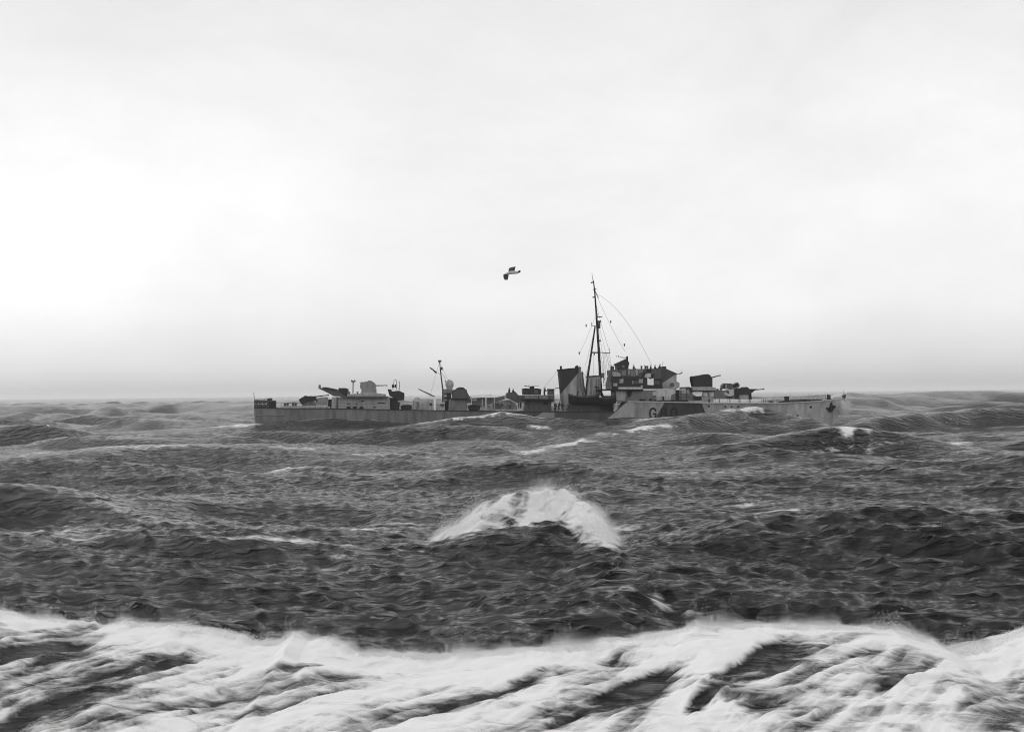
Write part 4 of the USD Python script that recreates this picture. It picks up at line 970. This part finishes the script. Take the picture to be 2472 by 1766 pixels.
# breakwater screen, forecastle gear, bow
part("breakwater_screen", poly(ZG([(775, 862), (1000, 852), (1480, 862), (2095, 868), (2100, 925), (1500, 935), (780, 930)]), -3.45, -3.37), WHITE, label="long white canvas screen along the forecastle rail")
for a_ in (742, 1000, 1260, 1510, 1760, 2100):
    part("screen_stanchion", bar(*ZG([(a_, 850), (a_, 945)]), .06 if a_ > 800 else .16, -3.6), DIM)
part("forecastle_rail", [bar(*ZH([(60, 510), (160, 505)]), .2, -2.8)] + [bar(ZH([(a_, 440 + (800 - a_) * .05)])[0], ZH([(a_, 540 - a_ * .05)])[0], .035, -2.6) for a_ in (60, 330, 620, 900, 1180)] + [bar(*ZH([(60, 470), (1180, 420)]), .025, -2.6)], DIM)
cb = part("anchor_cable", tube([P3(*p, -1.2) for p in ZH([(310, 530), (440, 520), (700, 512), (1000, 498), (1250, 475), (1390, 462)])], [.2, .28, .25, .22, .2, .1], 8), BLACK)
part("capstan", turned([(0, 0), (.55, 0), (.4, .3), (.4, .7), (.55, .95), (.3, 1.05), (0, 1.05)], P3(*ZH([(508, 515)])[0], -.6), "z", 16), BLACK)
part("cable_cover", poly(ZH([(300, 528), (420, 490), (600, 470), (1060, 450), (1390, 455), (1385, 470), (1000, 505), (600, 522)]), -1.0, 0.4), BLACK)
part("white_chest", poly(ZH([(1085, 412), (1230, 418), (1330, 432), (1330, 446), (1085, 446)]), .2, .9), PALE)
part("bow_bitts", [tube([P3(*ZH([(1545, 470)])[0], -.4), P3(*ZH([(1540, 330)])[0], -.4)], [.3, .2], 10), tube([P3(*ZH([(1575, 470)])[0], .4), P3(*ZH([(1570, 350)])[0], .4)], [.3, .2], 10)], BLACK)
part("bow_bulwark", poly(ZH([(1600, 425), (1610, 380), (1720, 320), (1840, 284), (1985, 290), (1985, 312), (1900, 322), (1880, 372), (1740, 388), (1640, 425)]), 0.25, 0.40), WHITE)
part("fairlead", [poly(ZH([(1905, 350), (1985, 335), (1985, 390), (1950, 440), (1915, 440)]), -.25, .25)], BLACK)
part("jackstaff", bar(*ZH([(1940, 350), (1928, 225)]), .03, 0), DIM)

# guard rails along the low deck
rail = []
for xa in np.arange(XR[10], x_break, 2.1):
    rail.append(tube([[xa, -hbd(xa) + .1, sheer(xa) - .05], [xa, -hbd(xa) + .1, sheer(xa) + 1.0]], .028, 4))
xr_ = np.linspace(XR[10], x_break, 60)
for hgt in (.5, 1.0):
    rail.append(tube([[x, -hbd(x) + .1, sheer(x) + hgt] for x in xr_], .018, 4))
part("guard_rail", rail, DIM)
rail = []
for xa in np.arange(x_fc + 1, X_STEM - 3, 2.2):
    for s_ in (-1, 1):
        rail.append(tube([[xa, s_ * max(hbd(xa) - .12, .02), sheer(xa) - .05], [xa, s_ * max(hbd(xa) - .12, .02), sheer(xa) + .95]], .025, 4))
xr_ = np.linspace(x_fc + 1, X_STEM - 3, 60)
for hgt in (.5, .95):
    for s_ in (-1, 1):
        rail.append(tube([[x, s_ * max(hbd(x) - .12, .02), sheer(x) + hgt] for x in xr_], .015, 4))
part("guard_rail", rail, DIM)
# more running gear: signal halyards, stays and whip aerials
part("signal_halyard", [sag(zi(690 + 14 * k, 1072), zi(700 + 30 * k, 1480), 0, -4.4, .05) for k in range(5)] + [sag(zi(548, 1072), zi(470 - 18 * k, 1500), 0, -4.2, .1) for k in range(3)], ROPE, ms)
for a_, b_, h_ in ((1490, 905, 16), (1528, 890, 13), (1556, 889, 10), (1600, 884, 12)):
    part("whip_aerial", bar((a_, b_), (a_ + .6, b_ - h_), .03, -1.2, sides=5), DARK)

# ------------------------------------------------------------------ things carried aboard
def carried(name, label, cat, p, group=None):
    w = world(p)
    return thing(name, label, cat, w, YAW, group)

def boat(name, label, cat, px0, px1, py_gunwale, py_keel, y, mat, tiller=True):
    a, b = P3(px0, py_gunwale, y), P3(px1, py_gunwale, y)
    L = b[0] - a[0]; Dp = a[2] - S(px0, py_keel, y)[1]
    t = carried(name, label, cat, [(a[0] + b[0]) / 2, y, a[2] - Dp])
    n = 24; v = []; secs = np.linspace(0, np.pi, 11)
    for i in range(n + 1):
        u = i / n * 2 - 1
        beam = .95 * max(0.02, (1 - abs(u) ** 2.6)); sh_ = .32 * u * u * (1.4 if u < 0 else 1.0); kl = .30 * max(0, abs(u) - .55) ** 1.4
        for g in secs:
            c_, s_ = math.cos(g), math.sin(g)
            v.append([u * L / 2, -beam * np.sign(c_) * abs(c_) ** .7, (Dp + sh_) - (Dp + sh_ - kl * Dp * 2) * s_ ** .75])
    v = np.array(v); m_ = len(secs); f = []
    for i in range(n):
        for j in range(m_ - 1):
            q0, q1, q2, q3 = i * m_ + j, i * m_ + j + 1, (i + 1) * m_ + j + 1, (i + 1) * m_ + j
            f += [[q0, q1, q2], [q0, q2, q3], [q0, q2, q1], [q0, q3, q2]]
    pth = str(t.GetPath())
    obj("boat_hull", (v, np.array(f)), mat, pth)
    obj("gunwale", [tube(v[0::m_], .07, 6), tube(v[m_ - 1::m_], .07, 6)], DIM, pth)
    obj("canvas_cover", [((v.reshape(n + 1, m_, 3)[:, [0, 0, -1, -1]] * [1, 1, 1] + np.array([[0, 0, 0], [0, .45, .22], [0, -.45, .22], [0, 0, 0]])).reshape(-1, 3),
        np.array([[4 * i + k, 4 * i + k + 1, 4 * i + k + 5] for i in range(n) for k in range(3)] + [[4 * i + k, 4 * i + k + 5, 4 * i + k + 4] for i in range(n) for k in range(3)]))], DARK, pth)
    obj("keel", tube([[-L / 2, 0, Dp * .6], [-L * .35, 0, .1], [0, 0, -.02], [L * .35, 0, .1], [L / 2, 0, Dp * .6]], .07, 6), DARK, pth)
    return t
boat("ship_boat", "dark ship's boat hung in davits beside the funnel's base", "boat", 1372, 1446, 958.5, 977, -5.3, DARK)
boat("ship_boat", "dark covered boat nearest the bridge, hanging ahead of the other boat", "boat", 1433, 1487, 962, 979, -4.6, DARK)
part("davit", tube([P3(*p, -4.9) for p in ZE([(692, 1260), (690, 1080), (688, 960), (700, 925), (730, 930)])], .11, 8), DARK)
part("davit", tube([P3(*p, -4.9) for p in ZE([(850, 1020), (920, 1060), (1020, 1140), (1100, 1180)])], .13, 8), BLACK)
part("davit", tube([P3(*p, -4.9) for p in ZE([(980, 1150), (1060, 1110), (1140, 1080), (1220, 1070), (1220, 1050)])], .12, 8), BLACK)
part("side_clutter", [slab(1455, 955, 1487, 962, -3.6, -2.0), slab(1452, 962, 1486, 992, -3.4, -1.8)], DARK)
part("boat_deck_casing", [slab(1372, 975, 1480, 996, -3.4, 3.4)], DIM)
part("cowl_ventilator", [turned([(0, 0), (.5, 0), (.5, .9), (.75, 1.3), (.6, 1.5), (0, 1.5)], P3(1487, 993, -4.3), "z", 14), turned([(0, 0), (.3, 0), (.3, .7), (0, .8)], P3(1484.5, 996, -4.7), "z", 12)], PALE)

def float_raft(label, px, py, lx, lz, y, tone, net, tilt=0.0, group=None):
    """An oval float raft stood on edge."""
    c = P3(px, py, y)
    t = carried("life_raft", label, "life raft", c)
    g = np.linspace(0, 2 * np.pi, 28, endpoint=False)
    pts = np.stack([lx * np.sign(np.cos(g)) * np.abs(np.cos(g)) ** .55, 0.15 * np.sin(g), lz * np.sign(np.sin(g)) * np.abs(np.sin(g)) ** .6], -1)
    ct, st2 = math.cos(tilt), math.sin(tilt)
    R_ = np.array([[ct, 0, -st2], [0, 1, 0], [st2, 0, ct]])
    pts = pts @ R_.T
    pth = str(t.GetPath())
    obj("float_ring", tube(pts, .17 if lz > .5 else .13, 8, True), tone, pth)
    q = np.vstack([pts * .97 + [0, .06, 0], pts * .97 + [0, .12, 0], [[0, .06, 0], [0, .12, 0]]]); k = len(g)
    f = []
    for i in range(k):
        j = (i + 1) % k
        f += [[2 * k, j, i], [2 * k + 1, k + i, k + j], [i, j, k + j], [i, k + j, k + i]]
    obj("net_floor", (q, np.array(f)), net, pth)
    return t
float_raft("oval life raft with pale rim on edge near the after gun tub", 981, 983.5, 1.15, .58, -4.7, LIGHT, BLACK)
float_raft("black life raft stacked at the deck edge below the searchlight tub", 1144.5, 983.5, 1.0, .42, -4.9, BLACK, BLACK)
float_raft("tilted oval life raft behind the forecastle gun shield", *ZG([(1400, 525)])[0], .68, .4, -1.0, MID, BLACK, .42)

# depth charges in the stern rack, each one a drum seen end on
proto = None
for row, (py_, nme) in enumerate(((969.4, "upper"), (980, "lower"))):
    for k in range(4):
        c = P3(619.5 + 9.4 * k, py_, -1.9)
        place = ["nearest the stern", "second from the stern", "third from the stern", "farthest forward"][k]
        w = world(c)
        t = thing("depth_charge", f"drum in the {nme} row of the stern rack, {place}", "depth charge", w, YAW, "depth charges in the stern rack")
        if proto is None:
            proto = t
            obj("drum", turned([(0, -.36), (.33, -.36), (.35, -.33), (.35, .33), (.33, .36), (0, .36)], [0, 0, 0], "y", 16), DARK, str(t.GetPath()))
            obj("end_cap", turned([(0, -.42), (.13, -.42), (.15, -.36), (0, -.36)], [0, 0, 0], "y", 10), MID, str(t.GetPath()))
        else:
            t.GetPrim().GetReferences().AddInternalReference(proto.GetPath())
            t.GetPrim().SetInstanceable(True)

# the ensign, blown aft and tattered
e = ZC([(1235, 480), (1175, 440), (1150, 395), (1100, 372), (1060, 360), (1035, 345), (1045, 372), (1075, 410), (1110, 455), (1150, 462)])
ew = carried("ensign", "dark flag streaming aft from the after mast", "flag", P3(*ZC([(1170, 440)])[0], 0))
o_ = P3(*ZC([(1170, 440)])[0], 0)
gu, gv = 16, 6; fv2 = []
for i in range(gu + 1):
    u = i / gu
    top = np.array(ZC([(1172 - 135 * u ** 1.0, 428 - 84 * u + 6 * math.sin(7 * u))])[0]); hgt = (40 * (1 - .75 * u ** 1.6) + 5 * math.sin(9 * u))
    bot = np.array(ZC([(1172 - 130 * u - 6, 428 - 84 * u + hgt)])[0])
    for j in range(gv + 1):
        q_ = top + (bot - top) * j / gv
        fv2.append(P3(q_[0], q_[1], 0) - o_ + [0, .25 * math.sin(6 * u + j * .3) * u, 0])
fi = []
for i in range(gu):
    for j in range(gv):
        a = i * (gv + 1) + j
        fi += [[a, a + 1, a + gv + 2], [a, a + gv + 2, a + gv + 1]]
fv2 = np.array(fv2); nfl = len(fv2)
obj("cloth", (np.vstack([fv2, fv2 + [0, .02, 0]]), np.vstack([np.array(fi), np.array(fi)[:, ::-1] + nfl])), CLOTHD, str(ew.GetPath()))

# ------------------------------------------------------------------ people: one smooth body, coat and cap as its children
def skin_of(bones):
    tot = manifold3d.Manifold()
    parts_ = []
    for (a, ra), (b, rb) in bones:
        s1 = manifold3d.Manifold.sphere(ra, 12).translate(tuple(a)); s2 = manifold3d.Manifold.sphere(rb, 12).translate(tuple(b))
        parts_.append(manifold3d.Manifold.batch_hull([s1, s2]))
    tot = manifold3d.Manifold.batch_boolean(parts_, manifold3d.OpType.Add).refine_to_length(.06).to_mesh()
    mm = trimesh.Trimesh(np.array(tot.vert_properties[:, :3]), np.array(tot.tri_verts), process=True)
    trimesh.smoothing.filter_taubin(mm, iterations=8)
    return mm
def figure(path, pose):
    """A man about 1.75 m tall facing +x, feet at the origin."""
    lean, reach = pose
    hip, ch, nk = np.array([0, 0, .9]), np.array([lean * .5, 0, 1.32]), np.array([lean * .72, 0, 1.50])
    hd = np.array([lean * .85, 0, 1.62])
    J = []
    for s in (-1, 1):
        hp, kn_, an_, to = hip + [0, s * .10, -.02], np.array([.03, s * .11, .48]), np.array([-.02, s * .11, .09]), np.array([.15, s * .13, .05])
        J += [((hp, .10), (kn_, .065)), ((kn_, .065), (an_, .045)), ((an_, .05), (to, .04))]
        sh_ = ch + [0, s * .19, .10]; el = sh_ + [.06 + .12 * reach, s * .05, -.27]; wr = el + [.10 + .16 * reach, -s * .03, -.22 + .20 * reach]
        J += [((sh_, .065), (el, .048)), ((el, .048), (wr, .034)), ((wr, .036), (wr + [.08, 0, -.03], .028))]
        J += [((wr + [.04, 0, 0], .02), (wr + [.08, -s * .05, .01], .012))]
    J += [((hip, .14), (ch, .16)), ((ch + [0, -.1, .08], .09), (ch + [0, .1, .08], .09)), ((ch, .12), (nk, .06)), ((nk, .055), (hd, .055)), ((hd, .095), (hd + [.015, 0, .05], .098)), ((hd + [.05, 0, -.05], .055), (hd, .07)), ((hd + [.09, 0, .01], .018), (hd + [.115, 0, -.02], .018))]
    J += [((hd + [0, -.095, .0], .022), (hd + [0, -.1, .03], .02)), ((hd + [0, .095, .0], .022), (hd + [0, .1, .03], .02))]
    bdy = skin_of(J)
    obj("body", bdy, SKIN, path, smooth=True)
    C = []
    for s in (-1, 1):
        sh_ = ch + [0, s * .19, .10]; el = sh_ + [.06 + .12 * reach, s * .05, -.27]; wr = el + [.10 + .16 * reach, -s * .03, -.22 + .20 * reach]
        C += [((sh_, .088), (el, .07)), ((el, .07), (wr - (wr - el) * .05, .055))]
        hp, kn_, an_ = hip + [0, s * .10, -.02], np.array([.03, s * .11, .48]), np.array([-.02, s * .11, .12])
        C += [((hp, .13), (kn_, .088)), ((kn_, .088), (an_, .075))]
    C += [((hip + [0, 0, -.15], .175), (ch, .19)), ((ch + [0, -.1, .07], .115), (ch + [0, .1, .07], .115)), ((nk, .085), (nk + [0, 0, .02], .085))]
    obj("coat", skin_of(C), CLOTHD, path, smooth=True)
    obj("cap", turned([(0, .165), (.07, .155), (.112, .11), (.118, .05), (.104, .045), (0, .07)], hd, "z", 16), BLACK, path, smooth=True)
POSES = {}
def person(label, px, py_feet, y, face, pose, group=None):
    c = P3(px, py_feet, y)
    t = UsdGeom.Xform.Define(stage, free("/World", "person"))
    t.AddTranslateOp().Set(Gf.Vec3d(*map(float, world(c)))); t.AddRotateZOp().Set(math.degrees(YAW) + face)
    tag(t, label, "person", group)
    if pose not in POSES:
        POSES[pose] = t.GetPath(); figure(str(t.GetPath()), pose)
    else:
        t.GetPrim().GetReferences().AddInternalReference(POSES[pose]); t.GetPrim().SetInstanceable(True)
UP, LEAN, REACH = (0.0, 0.0), (0.18, .8), (.05, .9)
person("sailor in a dark coat standing between the gun bandstand and the ready box", 1314, 957.5, -1.0, 20, LEAN)
person("sailor at the aft end of the boat platform, left of his mate", 1229.5, 958, -1.0, 180, UP)
person("sailor on the boat platform, right of his mate", 1238.5, 960.5, -1.0, 0, REACH)
person("sailor standing upright on deck just aft of the funnel's foot", 1340.5, 993.5, -4.4, -70, UP)
person("sailor bending forward at the foot of the funnel", 1349, 992.6, -4.0, 10, LEAN)
person("sailor with arms out, nearest to the boat beside the funnel", 1358.5, 992.6, -4.2, 200, REACH)
FZ = lambda a, b: ZF([(a, b)])[0]
person("broad dark figure on the bridge beside the director tower", *FZ(748, 590), -1.6, -50, LEAN)
person("head and shoulders of an officer amidships on the bridge", *FZ(1203, 582), -1.2, 0, UP)
person("officer on the bridge between two others near its front", *FZ(1310, 577), -1.4, -20, REACH)
person("foremost officer on the bridge beside the forward screen", *FZ(1422, 560), -1.2, 0, LEAN)

# ------------------------------------------------------------------ gull
g0 = at(1228, 657, 62)
gull = thing("gull", "pale gull banking over the sea left of the mast, dark wings", "bird", g0)
GP = str(gull.GetPath())
GW = paint("gull_white", 0.42, .8, .1, False); GD = paint("gull_dark_feather", 0.035, .8, .2, False); GB = paint("gull_bill", 0.2, .5, .1, False)
def gpx(px, py, y=0.0):
    return at(px, py, 62 + y) - g0
spine = [gpx(1223, 661), gpx(1228, 659), gpx(1235, 657.6), gpx(1243, 657.6), gpx(1249, 657.6), gpx(1253.5, 655.5)]
bd_ = tube(spine, [.035, .065, .078, .07, .058, .03], 14)
obj("body", trimesh.Trimesh(*bd_, process=False), GW, GP, smooth=True)
hd = trimesh.creation.icosphere(2, .05); hd.apply_scale([1.25, .9, .9]); hd.apply_translation(gpx(1221.5, 661.5))
obj("head", hd, GW, GP, smooth=True)
obj("bill", tube([gpx(1219.5, 661.8), gpx(1216.5, 663.2)], [.016, .006], 6), GB, GP)
def wing(name, root_a, root_b, tip_a, tip_b, ys, yt):
    """A cambered wing between its root chord and its tip chord, with thickness."""
    v = []; n, m_ = 12, 8
    ra, rb, ta, tb_ = gpx(*root_a, ys), gpx(*root_b, ys), gpx(*tip_a, yt), gpx(*tip_b, yt)
    nrm = np.cross(rb - ra, ta - ra); nrm /= np.linalg.norm(nrm)
    for side in (1, -1):
        for i in range(n + 1):
            u = i / n
            a, b = ra + (ta - ra) * u, rb + (tb_ - rb) * u
            a = a + (b - a) * .10 * math.sin(math.pi * u) * -1
            for j in range(m_ + 1):
                w = j / m_
                v.append(a + (b - a) * w + nrm * (.03 * math.sin(math.pi * u) + side * .012 * (1 - u * .6) * math.sin(math.pi * min(.98, w * .9 + .06))))
    f = []; k = (n + 1) * (m_ + 1)
    for i in range(n):
        for j in range(m_):
            q_ = i * (m_ + 1) + j
            f += [[q_, q_ + 1, q_ + m_ + 2], [q_, q_ + m_ + 2, q_ + m_ + 1], [k + q_, k + q_ + m_ + 2, k + q_ + 1], [k + q_, k + q_ + m_ + 1, k + q_ + m_ + 2]]
    obj(name, (np.array(v), np.array(f)), GD, GP, smooth=True)
wing("wing", (1228, 656), (1242, 656), (1231, 646), (1245, 643), .05, .45)
wing("wing", (1215, 662.5), (1228, 662.5), (1218.5, 675.5), (1225.5, 675.5), -.05, -.40)
obj("tail", tube([gpx(1250, 657.3), gpx(1255, 654.6), gpx(1256.5, 653)], [.05, .045, .02], 8), GD, GP)

# ------------------------------------------------------------------ sea mist
hz = usdkit.material(stage, "/World/Looks/haze", {"v": ("principled_volume", {"color": (0.94, 0.94, 0.94), "density": 0.00010, "anisotropy": 0.2})}, [], volume="v.volume")
bxm = trimesh.creation.box([44000, 44000, 58]); bxm.apply_translation([0, 0, 19])
tag(obj("haze", bxm, hz), kind="stuff")
